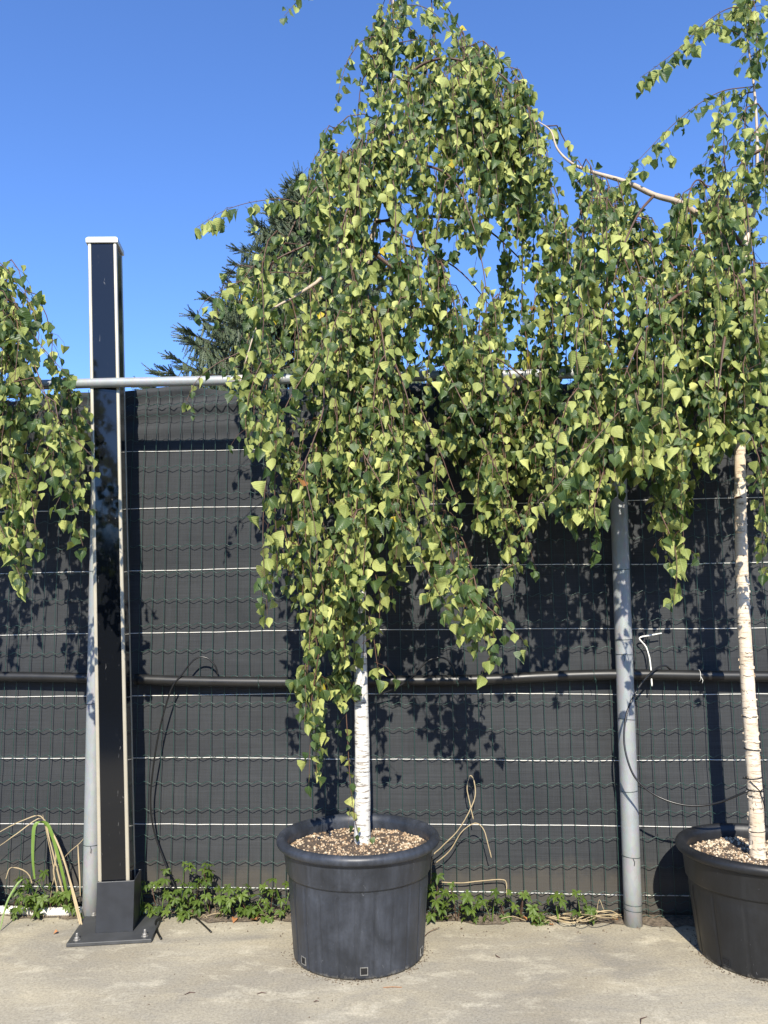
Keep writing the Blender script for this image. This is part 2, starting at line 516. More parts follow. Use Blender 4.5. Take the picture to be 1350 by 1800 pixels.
# ================================================================== SHADE CLOTH
XL, XR = -3.4, 3.4
TOPZ = onfence(300, 688).z
mb = MB()
nx, nz = 300, 90
string_px = [790, 893, 1001, 1111, 1222, 1334, 1448, 1562]
string_z = [onfence(400, y).z for y in string_px]
def cloth_y(x, z):
    s = 0.0
    for k in range(len(string_z) - 1):
        a, b = string_z[k + 1], string_z[k]
        if a <= z <= b: s = 0.006 * math.sin(math.pi * (z - a) / (b - a))
    q = noise.fractal((x * 1.6, 0.0, z * 2.2), 0.8, 2.0, 4)
    top = max(0, (z - (TOPZ - 0.35)) / 0.35)
    fold = top * 0.022 * math.sin(z * 60 + 2.0 * math.sin(x * 3) + x * 2)
    return fy(x) - s - 0.006 * q - fold
vs, fs = [], []
for j in range(nz + 1):
    for i in range(nx + 1):
        x = XL + (XR - XL) * i / nx
        tz = TOPZ + 0.014 * math.sin(x * 4.1) + 0.008 * math.sin(x * 11 + 1)
        z = 0.012 + (tz - 0.012) * j / nz
        vs.append((x, cloth_y(x, z), z))
for j in range(nz):
    for i in range(nx):
        a = j * (nx + 1) + i
        fs.append((a, a + 1, a + nx + 2, a + nx + 1))
mb.add(vs, fs)
cloth = tag(mb.build('shade_cloth', M['cloth'], smooth=True),
            'dark grey woven shade cloth stretched behind the green wire mesh', 'shade cloth')
so = cloth.modifiers.new('thickness', 'SOLIDIFY'); so.thickness = 0.0015; so.offset = -1
for k, z0 in enumerate(string_z):
    mb = MB()
    pts = []
    ph = random.uniform(0, 6)
    for i in range(241):
        x = XL + 0.02 + (XR - XL - 0.04) * i / 240
        z = z0 + 0.005 * math.sin(x * 1.6 + ph) + 0.0015 * math.sin(x * 5.3 + ph * 2) + 0.002 * noise.noise((x * 9, k, 0))
        pts.append((x, cloth_y(x, z) - 0.0025 - 0.001, z))
    mb.tube(pts, 0.0020 if k else 0.0015, 5)
    mb.build('cord', M['cord'], cloth, smooth=True)

# ================================================================== WIRE MESH
fence = empty('mesh_fence', (0, fy(0, 0.02), 0))
tag(fence, 'green coated wire mesh fence with crimped horizontal wires over dark cloth', 'fence')
pitch_x = (onfence(741, 1250).x - onfence(650, 1250).x) / 4.05
def mesh_off(x, z):
    return 0.030 + 0.010 * noise.noise((x * 1.3, 5, z * 1.1))
nW = int(3.25 / pitch_x)
WTOP = TOPZ + 0.012
fo = Vector(fence.location)
for i in range(-nW, nW + 1):
    x0 = i * pitch_x + 0.012
    mb = MB()
    pts = []
    for j in range(28):
        z = 0.004 + (WTOP - 0.004) * j / 27
        x = x0 + 0.005 * noise.noise((i * 0.37, z * 1.7, 2)) + 0.006 * noise.noise((x0 * 0.8, z * 0.9, 7))
        pts.append(Vector((x, fy(x, mesh_off(x, z)), z)) - fo)
    mb.tube(pts, 0.0016, 5)
    mb.build('vertical_wire', M['wire'], fence, smooth=True)
row_px = [693, 707, 727] + [772 + 46.3 * k for k in range(18)] + [1573, 1588, 1600]
for k, py in enumerate(row_px):
    z0 = max(onfence(500, py).z, 0.02)
    mb = MB()
    pts = []
    ph = random.uniform(0, 6.28)
    for i in range(-nW * 6, nW * 6 + 1):
        x = i * pitch_x / 6
        c = (i % 6) / 6
        crimp = (abs(c - 0.5) * 4 - 1)                     # one crimp per cell
        crimp = math.copysign(abs(crimp) ** 0.8, crimp)
        z = z0 + 0.0065 * crimp + 0.007 * noise.noise((x * 0.9, k * 0.61, 1)) + 0.003 * math.sin(x * 4 + ph)
        pts.append(Vector((x, fy(x, mesh_off(x, z) + 0.0022), max(z, 0.008))) - fo)
    mb.tube(pts, 0.0015, 5)
    mb.build('crimped_wire', M['wire'], fence, smooth=True)

# ================================================================== GALVANISED POSTS AND RAIL
def fence_post(px_bot, py_bot, px_top, py_top, r, zt, label):
    b = onfence(px_bot, py_bot, 0.085); b.z = 0.0
    t = at(px_top, py_top, b.y + 0.0)
    d = (t - b).normalized()
    o = empty('fence_post', b)
    tag(o, label, 'fence post')
    L = zt / d.z
    mb = MB()
    mb.tube([d * s for s in np.linspace(-0.03, L, 14)], r, 28)
    mb.build('tube', M['galv'], o, smooth=True)
    mb = MB()
    mb.tube([d * L, d * (L + 0.012), d * (L + 0.022)], [r + 0.003, r + 0.003, r * 0.6], 28)
    mb.build('end_cap', M['galv'], o, smooth=True)
    return o, b, d
def ring(o, d, h, r, thick=0.0014, tail=None, mat='tiewire'):
    mb = MB()
    u = d.cross(Vector((0, 1, 0))).normalized(); v = d.cross(u)
    tl = random.uniform(-0.12, 0.12)
    pts = [d * (h + tl * r * math.cos(q)) + (u * math.cos(q) + v * math.sin(q)) * (r + thick) for q in np.linspace(0, 2 * math.pi, 25)]
    mb.tube(pts, thick, 5)
    if tail:
        mb.tube([Vector((0, -r - 0.002, h)), Vector((0.006, -r - 0.008, h - 0.012)), Vector((0.004, -r - 0.006, h - 0.03))], thick, 4)
    mb.build('wire_tie', M[mat], o, smooth=True)
postR, pRb, pRd = fence_post(1113, 1616, 1090, 950, 0.040, 2.46, 'galvanised round steel fence post with wire ties beside the black tub')
for py in (1124, 1150, 1263, 1389, 1504, 1588, 1598, 1002):
    ring(postR, pRd, (at(1100, py, pRb.y).z) / pRd.z, 0.040, tail=(py in (1504, 1150)))
postL, pLb, pLd = fence_post(160, 1608, 174, 900, 0.040, 2.46, 'galvanised round steel fence post half hidden behind the tall dark square post')
for py in (1483, 1236, 1005):
    ring(postL, pLd, (at(160, py, pLb.y).z) / pLd.z, 0.040, tail=(py == 1483))

# ================================================================== DARK SQUARE POST
pb = onground(201, 1641)
pb.y += 0.05
ptop = at(187, 432, pb.y)
pdirn = (ptop - pb).normalized()
post = empty('square_post', (pb.x, pb.y, 0))
tag(post, 'tall dark glossy square post with champagne edges, pale cap and bolted base plate', 'post')
PRot = Matrix.Rotation(math.radians(6.5), 4, 'Z')
lean = Matrix(((1, 0, pdirn.x / pdirn.z, 0), (0, 1, 0, 0), (0, 0, 1, 0), (0, 0, 0, 1)))
q = Vector((0, 0, 1)).rotation_difference(Vector((pdirn.x, 0, pdirn.z)).normalized()).to_matrix().to_4x4()
post.matrix_world = Matrix.Translation((pb.x, pb.y, 0)) @ PRot
def stand(o):           # the shaft leans a little out of plumb; the base plate does not
    o.matrix_local = q
H = ptop.z
hw = 0.069              # half width
tw = 0.0085             # trim half width
for (sx, sy, nm) in ((0, -1, 'panel'), (1, 0, 'panel'), (0, 1, 'panel'), (-1, 0, 'panel')):
    mb = MB()
    if sy: mb.box((0, sy * (hw - 0.006), H / 2 + 0.02), (hw - 2 * tw + 0.001, 0.003, H / 2 - 0.03))
    else:  mb.box((sx * (hw - 0.006), 0, H / 2 + 0.02), (0.003, hw - 2 * tw + 0.001, H / 2 - 0.03))
    stand(mb.build(nm, M['panel'], post))
for sx in (-1, 1):
    for sy in (-1, 1):
        mb = MB()
        mb.box((sx * (hw - tw), sy * (hw - tw), H / 2 + 0.02), (tw, tw, H / 2 - 0.025))
        stand(mb.build('edge_trim', M['trim'], post, bevel=0.005))
mb = MB()
mb.box((0, 0, H - 0.012), (hw + 0.008, hw + 0.008, 0.013))
mb.box((0, 0, H + 0.004), (hw + 0.002, hw + 0.002, 0.004))
stand(mb.build('cap', M['cap'], post, bevel=0.003))
mb = MB()
hs = hw + 0.009
SZ = 0.215
for (cx, cy, hx, hy) in ((0, -hs, hs + 0.003, 0.003), (0, hs, hs + 0.003, 0.003), (-hs, 0, 0.003, hs - 0.0035), (hs, 0, 0.003, hs - 0.0035)):
    mb.box((cx, cy, 0.016 + SZ / 2), (hx, hy, SZ / 2))
mb.build('sleeve', M['sleeve'], post, bevel=0.002)
mb = MB()
pw = 0.178
mb.box((0.0, 0.0, 0.009), (pw, pw, 0.008))
mb.build('base_plate', M['plate'], post, bevel=0.003)
for sx in (-1, 1):
    for sy in (-1, 1):
        c = (sx * (pw - 0.035), sy * (pw - 0.035))
        mb = MB()
        hexp = [(0.011, 0.0175), (0.011, 0.027), (0.009, 0.029)]
        mb.lathe(hexp, 6, caps=(True, True))
        mb.lathe([(0.0055, 0.0285), (0.0055, 0.043), (0.004, 0.045)], 10, caps=(False, True))
        mb.lathe([(0.015, 0.0165), (0.015, 0.0180), (0.012, 0.0185)], 18, caps=(True, True))
        mb.build('bolt', M['bolt'], post, loc=(c[0], c[1], 0))

# top rail, held on the front of the square post
rail_r = 0.0235
rail_off = (fy(pb.x) - (pb.y - hw * 1.10 - rail_r - 0.002))
rail_pts_px = [(-330, 684), (0, 678), (190, 673), (434, 668), (690, 662), (1000, 657), (1270, 651), (1350, 649), (1700, 641)]
rp = [onfence(px, py, rail_off) for px, py in rail_pts_px]
rail = empty('top_rail', rp[0])
tag(rail, 'long galvanised horizontal rail tube running in front of the dark post', 'rail')
def rel(pts, o): return [Vector(p) - Vector(o.location) for p in pts]
mb = MB(); mb.tube(rel(smooth_line(rp, 5), rail), rail_r, 24)
mb.build('tube', M['galv'], rail, smooth=True)
def coupling(pa, pb2, r, mat):
    a, b = onfence(*pa, rail_off), onfence(*pb2, rail_off)
    mb = MB()
    L = [a + (b - a) * t for t in (0, 0.04, 0.5, 0.96, 1)]
    mb.tube(rel(L, rail), [r - 0.002, r, r, r, r - 0.002], 24)
    mb.build('coupling', M[mat], rail, smooth=True)
coupling((110, 675.2), (131, 674.7), rail_r + 0.0022, 'coupling')
coupling((411, 668.6), (436, 668.0), rail_r + 0.0016, 'coupling')
# clamp that ties the rail to the post
mb = MB()
c0 = onfence(187, 673, rail_off)
mb.box((0, 0, 0), (0.05, 0.0035, 0.012))
o = mb.build('clamp', M['galv'], rail, bevel=0.001); o.location = Vector((c0.x, c0.y + rail_r, c0.z)) - rail.location

# ================================================================== BLACK WATER PIPE ALONG THE FENCE
def pipe(pxs, r, off, label, open_end=False):
    pts = [onfence(px, py, off) for px, py in pxs]
    o = empty('water_pipe', pts[0]); tag(o, label, 'pipe')
    mb = MB(); mb.tube(rel(smooth_line(pts, 8), o), r, 20)
    mb.build('tube', M['hose'], o, smooth=True)
    return o, pts
hoseL, hp = pipe([(-330, 1187), (-150, 1188), (0, 1189), (80, 1190), (164, 1192)], 0.0235, 0.064, 'black plastic water pipe on the mesh ending behind the dark square post')
hoseR, hp = pipe([(238, 1194), (330, 1197), (460, 1199), (560, 1199), (660, 1197), (760, 1196), (860, 1194), (960, 1189), (1060, 1186), (1150, 1186), (1250, 1188), (1350, 1189), (1600, 1192)], 0.0245, 0.066,
                 'long black plastic water pipe tied to the mesh behind the potted birches')
hoseR_off = 0.048
for px in (455, 716, 802, 1042, 1090, 1228):
    py = 1197 if px < 800 else (1194 if px < 900 else 1187)
    c = onfence(px, py, 0.066)
    mb = MB()
    pts = [Vector((random.uniform(-.001, .001), math.cos(a) * 0.027, math.sin(a) * 0.027)) for a in np.linspace(0, 6.283, 17)]
    mb.tube(pts, 0.0012, 4)
    mb.tube([(0, -0.027, -0.005), (0.006, -0.032, -0.02), (0.003, -0.03, -0.034)], 0.0013, 4)
    o = mb.build('tie', M['wire' if px != 1228 else 'strap'], hoseR, smooth=True); o.location = c - hoseR.location
mb = MB(); mb.lathe([(0.0001, 0), (0.0255, 0), (0.0265, 0.004), (0.0265, 0.02)], 20)
e = hp[0]; e2 = hp[1]
o = mb.build('end_cap', M['hose'], hoseR, smooth=True)
o.rotation_euler = (e2 - e).to_track_quat('Z', 'Y').to_euler(); o.location = (e - (e2 - e).normalized() * 0.002) - hoseR.location

def thin_tube(name, pts, r, mat, label, cat, group=None):
    mb = MB(); o0 = Vector(pts[0])
    mb.tube([Vector(p) - o0 for p in smooth_line(pts, 7)], (r if 'tub' in mat else r * 0.8), 7, jit=0.0 if 'tub' in mat else 0.25)
    o = mb.build(name, M[mat], smooth=True, loc=o0)
    return tag(o, label, cat, group)
thin_tube('drip_tube', [onfence(383, 1186, .07), onfence(378, 1170, .075), onfence(362, 1156, .08), onfence(342, 1159, .085), onfence(318, 1188, .09), onfence(300, 1214, .09),
          onfence(279, 1290, .085), onfence(267, 1370, .075), onfence(265, 1420, .065), onfence(272, 1465, .06), onfence(288, 1510, .06), onfence(308, 1560, .07), onground(330, 1600, 0.03), onground(350, 1618, 0.008), onground(371, 1638, 0.006)],
          0.0042, 'tubing', 'thin black drip tube looping from the pipe down beside the dark post', 'tube')
thin_tube('drip_tube', [onfence(801, 1188, .07), onfence(793, 1166, .078), onfence(776, 1156, .085), onfence(752, 1162, .09), onfence(725, 1188, .09), onfence(700, 1207, .085), onfence(668, 1220, .075), onfence(640, 1224, .07), onfence(600, 1216, .05)],
          0.0042, 'tubing', 'short thin black drip tube arching over the pipe behind the white trunk', 'tube')
thin_tube('cable_end', [onground(283, 1612, 0.03), onground(274, 1620, 0.022), onground(276, 1636, 0.006), onground(283, 1650, 0.006)], 0.005, 'tubing',
          'cut end of black cable poking out beside the base plate', 'cable')

# ================================================================== POTS
def potted(px, py, loc, kind, label, s=1.0):
    o = empty('planter_tub', loc); tag(o, label, 'planter', 'round plastic planter tubs')
    mat = M['pot'] if kind == 'grey' else M['potb']
    if kind == 'grey':
        R = dict(rim=0.347, col=0.317, colb=0.305, bt=0.293, bb=0.268, h=0.475)
        nf, amp = 24, 0.0050
    else:
        R = dict(rim=0.333, col=0.306, colb=0.299, bt=0.288, bb=0.260, h=0.438)
        nf, amp = 14, 0.0045
    h = R['h']
    def flute(r, z, a, i):
        if r < 0.2 or z > h - 0.155 or i > 16: return r
        ph = (a * nf / (2 * math.pi)) % 1.0
        k = 1 if 0.05 < ph < 0.95 else 0
        return r + amp * k * min(1, (h - 0.150 - z) / 0.02)
    zc = h - 0.048
    prof = [(0.02, 0.004), (R['bb'] - 0.012, 0.004), (R['bb'] - 0.002, 0.001), (R['bb'], 0.010)]
    for t in np.linspace(0.08, 1, 9):
        prof.append((R['bb'] + (R['bt'] - R['bb']) * t, 0.010 + (h - 0.150 - 0.010) * t))
    prof += [(R['bt'] + 0.002, h - 0.146), (R['colb'] - 0.003, h - 0.142), (R['colb'], h - 0.137), (R['col'], zc), (R['col'] + 0.003, zc + 0.006)]
    n0 = len(prof)
    cy = h - 0.021
    rr = 0.021
    for a in np.linspace(-100, 165, 14):
        prof.append((R['rim'] - rr + rr * math.cos(math.radians(a)), cy + rr * math.sin(math.radians(a))))
    prof += [(R['rim'] - 0.049, h - 0.030), (R['col'] - 0.010, zc - 0.02), (R['bt'] - 0.008, h - 0.16), (R['bt'] - 0.012, h - 0.20)]
    mb = MB(); mb.lathe(prof, 312 if kind == 'grey' else 252, flute, caps=(True, False))
    body = mb.build('body', mat, o, smooth=True)
    # drain openings near the foot: black blocks painted as the shade in the holes
    for k, ang in enumerate((-141, -100, -84, -20, 30, 90, 140) if kind == 'grey' else (-148, -105, -60, 0, 60, 120)):
        if kind == 'grey' and k == 1: continue
        a = math.radians(ang)
        zz = 0.034
        r = R['bb'] + (R['bt'] - R['bb']) * (zz / h) + amp + 0.0008
        Rm = Matrix.Rotation(a - math.pi / 2, 3, 'Z')
        sl = empty_part = None
        mb = MB()
        for (cx, cz, hx, hz) in ((0, 0.0135, 0.0155, 0.0015), (0, -0.0135, 0.0155, 0.0015), (-0.0140, 0, 0.0014, 0.0118), (0.0140, 0, 0.0014, 0.0118)):
            mb.box(Rm @ Vector((cx, r, cz)) + Vector((0, 0, zz)), (hx, 0.0022, hz), Rm)
        fr = mb.build('drain_frame', M['chalk'] if kind == 'grey' else M['potb'], o)
        mb = MB()
        mb.box(Rm @ Vector((0, r, 0)) + Vector((0, 0, zz)), (0.0122, 0.0008, 0.0118), Rm)
        mb.build('opening_shade', M['dark'], fr)
        mb = MB()
        for t in (-0.006, 0.0, 0.006):
            mb.box(Rm @ Vector((t, r + 0.0009, 0)) + Vector((0, 0, zz)), (0.0007, 0.0007, 0.0118), Rm)
            mb.box(Rm @ Vector((0, r + 0.0012, t)) + Vector((0, 0, zz)), (0.0122, 0.0006, 0.0007), Rm)
        mb.build('grate', M['potb'], fr)
    return o, R
def soil_in(loc, R, label, mean=0.32):
    h = R['h']; rad = R['col'] - 0.014; z0 = h - 0.062
    def hz(x, y):
        d = math.hypot(x, y) / rad
        return z0 + 0.016 * (1 - d * d) + 0.008 * noise.fractal((x * 9 + loc[0] * 7, y * 9, 0.5), 0.8, 2, 3)
    mb = MB()
    seg, rings = 48, 12
    vs = [(0, 0, hz(0, 0))]
    for i in range(1, rings + 1):
        for k in range(seg):
            a = 2 * math.pi * k / seg; r = rad * i / rings
            vs.append((r * math.cos(a), r * math.sin(a), hz(r * math.cos(a), r * math.sin(a))))
    fs = [(0, 1 + k, 1 + (k + 1) % seg) for k in range(seg)]
    for i in range(rings - 1):
        for k in range(seg):
            a = 1 + i * seg + k; b = 1 + i * seg + (k + 1) % seg
            fs.append((a, a + seg, b + seg, b))
    mb.add(vs, fs)
    so = mb.build('potting_soil', M['soil'], smooth=True, loc=loc)
    tag(so, label, 'soil', kind='stuff')
    ico = [(0, 0, 1), (.89, 0, .45), (.28, .85, .45), (-.72, .53, .45), (-.72, -.53, .45), (.28, -.85, .45), (.72, .53, -.45), (-.28, .85, -.45), (-.89, 0, -.45), (-.28, -.85, -.45), (.72, -.53, -.45), (0, 0, -1)]
    icf = [(0, 1, 2), (0, 2, 3), (0, 3, 4), (0, 4, 5), (0, 5, 1), (1, 6, 2), (2, 7, 3), (3, 8, 4), (4, 9, 5), (5, 10, 1), (2, 6, 7), (3, 7, 8), (4, 8, 9), (5, 9, 10), (1, 10, 6), (11, 7, 6), (11, 8, 7), (11, 9, 8), (11, 10, 9), (11, 6, 10)]
    mb = MB(); tint = []
    for i in range(2400):
        r = rad * math.sqrt(random.random()) * 0.985; a = random.uniform(0, 6.283)
        x, y = r * math.cos(a), r * math.sin(a)
        if noise.noise((x * 11 + loc[0], y * 11, 3)) < -0.08 and random.random() < 0.75: continue
        sz = random.uniform(0.0020, 0.0060) * (1.25 if random.random() < 0.15 else 1)
        Rm = Matrix.Rotation(random.uniform(0, 6), 3, 'Z') @ Matrix.Rotation(random.uniform(0, 6), 3, 'X')
        sc = (random.uniform(.8, 1.4), random.uniform(.7, 1.1), random.uniform(.6, 1))
        c = Vector((x, y, hz(x, y) + sz * 0.25))
        mb.add([c + Rm @ Vector((p[0] * sz * sc[0], p[1] * sz * sc[1], p[2] * sz * sc[2])) * random.uniform(.85, 1.15) for p in ico], icf)
        tint += [min(1, max(0, random.gauss(mean, 0.24)))] * 20
    pm = mb.build('pumice', M['pumice'], so)
    at_ = pm.data.attributes.new('tint', 'FLOAT', 'FACE'); at_.data.foreach_set('value', tint)
    pm['kind'] = 'stuff'
    return hz
tub1, R1 = potted(0, 0, potA, 'grey', 'weathered grey plastic planter tub with rolled rim, whole tub in view between the posts')
soil_in(potA, R1, 'pale pumice and brown soil filling the grey tub around the white trunk')
tub2, R2 = potted(0, 0, potB, 'black', 'black ribbed plastic planter tub to the right of the galvanised fence post')
soil_in(potB, R2, 'pale pumice filling the black tub around the cream trunk', 0.52)
tub3, R3 = potted(0, 0, potC, 'grey', 'grey plastic planter tub under the birch on the far side of the dark post')
soil_in(potC, R3, 'pale pumice soil in the tub left of the dark post')

# ================================================================== BIRCH LEAVES
ROWS = [0.0, 0.06, 0.15, 0.27, 0.40, 0.55, 0.70, 0.85, 1.0]
HW = [0.02, 0.215, 0.365, 0.445, 0.45, 0.375, 0.245, 0.095, 0.0]
PET = 0.32
def leaf_template(fold, bend, twist, curl, asym, cup):
    """unit-length birch leaf hanging from the origin; returns verts, faces, uv"""
    vs, uv = [], []
    for z in (0.0, -PET):                        # petiole: thin three-sided stalk
        for k in range(3):
            a = 2.094 * k
            vs.append((0.012 * math.cos(a), 0.012 * math.sin(a) + 0.10 * z * bend, z)); uv.append((0.0, 0.0))
    fs = [(0, 3, 4, 1), (1, 4, 5, 2), (2, 5, 3, 0)]
    y0 = -0.10 * PET * bend
    base = len(vs)
    ph = random.uniform(0, 6)
    for i, (v, hw) in enumerate(zip(ROWS, HW)):
        cy = y0 - bend * v * v * 0.5
        ang = twist * v
        for sx in (-1, -0.5, 0, 0.5, 1):
            hh = hw * ((1.035 if i % 2 else 0.965) if abs(sx) == 1 else 1.0)
            x = sx * hh * (1 + asym * sx)
            y = abs(x) * math.tan(fold * (1 - 0.3 * v)) + cup * x * x * 1.6 + curl * x * math.sin(v * 5 + ph)
            xr = x * math.cos(ang) - y * math.sin(ang); yr = x * math.sin(ang) + y * math.cos(ang)
            zz = -PET - v + 0.02 * abs(sx) * (1 - v) - (0.022 if (abs(sx) == 1 and i % 2) else 0)
            vs.append((xr, cy + yr, zz)); uv.append((x, v))
    for i in range(len(ROWS) - 1):
        a = base + 5 * i
        for c in range(4):
            fs.append((a + c, a + c + 1, a + c + 6, a + c + 5))
    return np.array(vs), fs, uv
NT = 28
TEMPL, LEAFMESH = [], []
for k in range(NT):
    fold = random.uniform(-0.15, 0.7) if k % 6 else random.uniform(0.7, 1.1)
    t = random.random() * 0.96
    if k == NT - 1: t = 0.98
    v, f, uv = leaf_template(fold, random.uniform(-0.3, 0.9), random.uniform(-0.7, 0.7), random.uniform(-0.3, 0.3), random.uniform(-0.14, 0.14), random.uniform(-0.7, 0.7))
    TEMPL.append((v, f, uv, t))
def leaf_mesh(name, V, Fc, UV, tint, mat):
    """fast mesh from arrays; all faces are quads"""
    me = bpy.data.meshes.new(name)
    nf = len(Fc)
    me.vertices.add(len(V)); me.vertices.foreach_set('co', np.asarray(V, np.float32).ravel())
    me.loops.add(nf * 4); me.loops.foreach_set('vertex_index', np.asarray(Fc, np.int32).ravel())
    me.polygons.add(nf); me.polygons.foreach_set('loop_start', np.arange(0, nf * 4, 4, dtype=np.int32))
    me.polygons.foreach_set('use_smooth', np.ones(nf, bool))
    me.materials.append(mat)
    me.update(calc_edges=True)
    l = me.uv_layers.new(name='UVMap')
    l.data.foreach_set('uv', np.asarray(UV, np.float32)[np.asarray(Fc).ravel()].ravel())
    a = me.attributes.new('tint', 'FLOAT', 'FACE'); a.data.foreach_set('value', np.asarray(tint, np.float32))
    return me
for (v, f, uv, t) in TEMPL:
    LEAFMESH.append(leaf_mesh('leaf', v, f, uv, [t] * len(f), M['leaf']))

def in_poly(x, y, P):
    c = False
    j = len(P) - 1
    for i in range(len(P)):
        xi, yi = P[i]; xj, yj = P[j]
        if (yi > y) != (yj > y) and x < (xj - xi) * (y - yi) / (yj - yi) + xi: c = not c
        j = i
    return c
RCi = RC.transposed()
def project(p):
    v = RCi @ (Vector(p) - Vector((0, 0, CAM_H)))
    return 675 + F * v.x / -v.z, 900 - F * v.y / -v.z, -v.z

def birch(label, base, trunk, limbs, zones, extra, barkm, knots=()):
    """trunk: world points + radius; limbs: lists of (px,py,dY,radius) + material; zones: (polygon, strands, depth range)"""
    tree = empty('birch_tree', base); tag(tree, label, 'tree', 'weeping birches in tubs along the fence')
    B = Vector(base)
    mb = MB()
    tp = smooth_line([(*p, r) for p, r in trunk], 9)
    mb.tube([Vector(p[:3]) - B for p in tp], [p[3] * (1 + 0.05 * noise.noise((i * 0.7, base[0], 0))) for i, p in enumerate(tp)], 18, jit=0.035)
    mb.build('trunk', M[barkm], tree, smooth=True)
    nodes = []                                   # attachment points (pos, radius)
    trunkpts = [Vector(p[:3]) for p in tp]
    for lim, mname in limbs:
        pts = smooth_line([(*at(px, py, base[1] + dY), r) for px, py, dY, r in lim], 7)
        mb = MB(); mb.tube([Vector(p[:3]) - B for p in pts], [p[3] for p in pts], 8, jit=0.05)
        mb.build('branch', M[mname], tree, smooth=True)
        for p in pts[2:]: nodes.append((Vector(p[:3]), p[3]))
    # hanging twigs
    targets = []
    for poly, n, d0, d1 in zones:
        xs_ = [p[0] for p in poly]; ys_ = [p[1] for p in poly]
        k = 0
        seeds = []
        while len(seeds) < max(3, int(n * 0.30)):
            x, y = random.uniform(min(xs_), max(xs_)), random.uniform(min(ys_), max(ys_))
            if in_poly(x, y, poly): seeds.append((x, y, random.uniform(d0, d1)))
        while k < int(n * 1.05):
            if random.random() < 0.72:
                sx_, sy_, sd_ = random.choice(seeds)
                x, y, dd = random.gauss(sx_, 17), random.gauss(sy_, 34), min(d1, max(d0, random.gauss(sd_, 0.06)))
            else:
                x, y, dd = random.uniform(min(xs_), max(xs_)), random.uniform(min(ys_), max(ys_)), random.uniform(d0, d1)
            if not in_poly(x, y, poly): continue
            k += 1
            p = at(x, y, base[1] + dd)
            if p.z < 2.7: p.y = min(p.y, fy(p.x) - 0.07)
            targets.append(p)
    targets.sort(key=lambda p: -p.z)
    tw = MB(); strands = []
    P = np.array([list(n[0]) for n in nodes])
    def strand(a, b, r0):
        dz = a.z - b.z; hd = math.hypot(b.x - a.x, b.y - a.y)
        L = math.hypot(dz, hd)
        n = max(4, int(L / 0.07))
        out = []
        wob = random.uniform(0, 6)
        for i in range(n + 1):
            t = i / n
            u = 1 - (1 - t) ** 1.9
            z = a.z - dz * t ** 1.5 + min(0.12, hd * 0.35) * math.sin(math.pi * min(1, t * 1.6)) * (1 - t)
            wv = 0.008 * math.sin(wob + t * 7) * t
            out.append(Vector((a.x + (b.x - a.x) * u + wv, a.y + (b.y - a.y) * u + wv * 0.6, z)))
        return out
    for T in targets:
        t = np.array(T)
        dz = P[:, 2] - t[2]; hd = np.hypot(P[:, 0] - t[0], P[:, 1] - t[1])
        cost = hd * 1.25 + np.abs(dz - 0.30) * 0.55 + rng.uniform(0, 0.16, len(P)) + np.where(dz < 0.06, 3 + (0.06 - dz) * 6, 0)
        k = int(np.argmin(cost))
        a = Vector(P[k])
        if T.z > a.z - 0.03: T = Vector((T.x, T.y, a.z - 0.06))
        pts = strand(a, T, 0)
        L = sum((pts[i + 1] - pts[i]).length for i in range(len(pts) - 1))
        tw.tube([p - B for p in pts], [0.0014 + 0.0016 * (1 - i / (len(pts) - 1)) * min(1.6, L / 0.4) for i in range(len(pts))], 4, caps=False)
        strands.append(pts)
        P = np.vstack([P, np.array([list(p) for p in pts[1:]])])
    for ex in extra:                              # single sprays one can follow in the photograph
        pts = [Vector(p[:3]) for p in smooth_line([tuple(at(px, py, base[1] + dY)) for px, py, dY in ex], 6)]
        tw.tube([p - B for p in pts], [0.0026 - 0.0016 * i / (len(pts) - 1) for i in range(len(pts))], 5, caps=False)
        strands.append(pts)
    # leaves
    recs = []
    ctr = Vector((base[0], base[1], 0))
    for pts in strands:
        acc = random.uniform(0.02, 0.06); side = random.choice((-1, 1))
        sp = random.choice((0.85, 1.0, 1.0, 1.25, 1.7)); ssz = random.uniform(0.82, 1.16)
        for i in range(len(pts) - 1):
            a, b = pts[i], pts[i + 1]
            L = (b - a).length
            while acc < L:
                p = a.lerp(b, acc / L)
                acc += random.uniform(0.015, 0.030) * sp
                side = -side
                p = p + Vector((random.gauss(0, .009), random.gauss(0, .009), random.gauss(0, .004)))
                outw = math.atan2(p.y - ctr.y, p.x - ctr.x)
                if random.random() < 0.22: az = outw + math.pi + random.gauss(0, 0.8)
                else: az = random.uniform(0, 6.283)
                size = 0.95 * ssz * random.choice((random.uniform(0.026, 0.042), random.uniform(0.040, 0.054), random.uniform(0.046, 0.064)))
                if random.random() < 0.17 and (p.z > 2.65 or p.y < fy(p.x) - 0.16):
                    aa = random.uniform(0, 6.283); q0 = Vector(p); LL = random.uniform(0.03, 0.10)
                    dv = Vector((math.cos(aa) * .75, math.sin(aa) * .75, -random.uniform(.15, .9))).normalized()
                    q1 = q0 + dv * LL * 0.55; q2 = q0 + dv * LL + Vector((0, 0, -LL * 0.3))
                    tw.tube([q0 - B, q1 - B, q2 - B], [0.0011, 0.0010, 0.0007], 3, caps=False)
                    for tt in [1.0] + [random.uniform(0.3, 0.95) for _ in range(random.choice((1, 2, 2, 3)))]:
                        qq = q0.lerp(q1, tt * 2) if tt < 0.5 else q1.lerp(q2, tt * 2 - 1)
                        recs.append((qq, random.uniform(0, 6.283), abs(random.gauss(0, 0.42)), random.gauss(0, 0.42), size * random.uniform(0.6, 1.05)))
                else:
                    recs.append((p, az, abs(random.gauss(0.0, 0.42)), random.gauss(0, 0.42), size))
            acc -= L
        # tip leaves
        p = pts[-1]
        recs.append((p, random.uniform(0, 6.283), 0.15, random.gauss(0, 0.2), random.uniform(0.036, 0.05)))
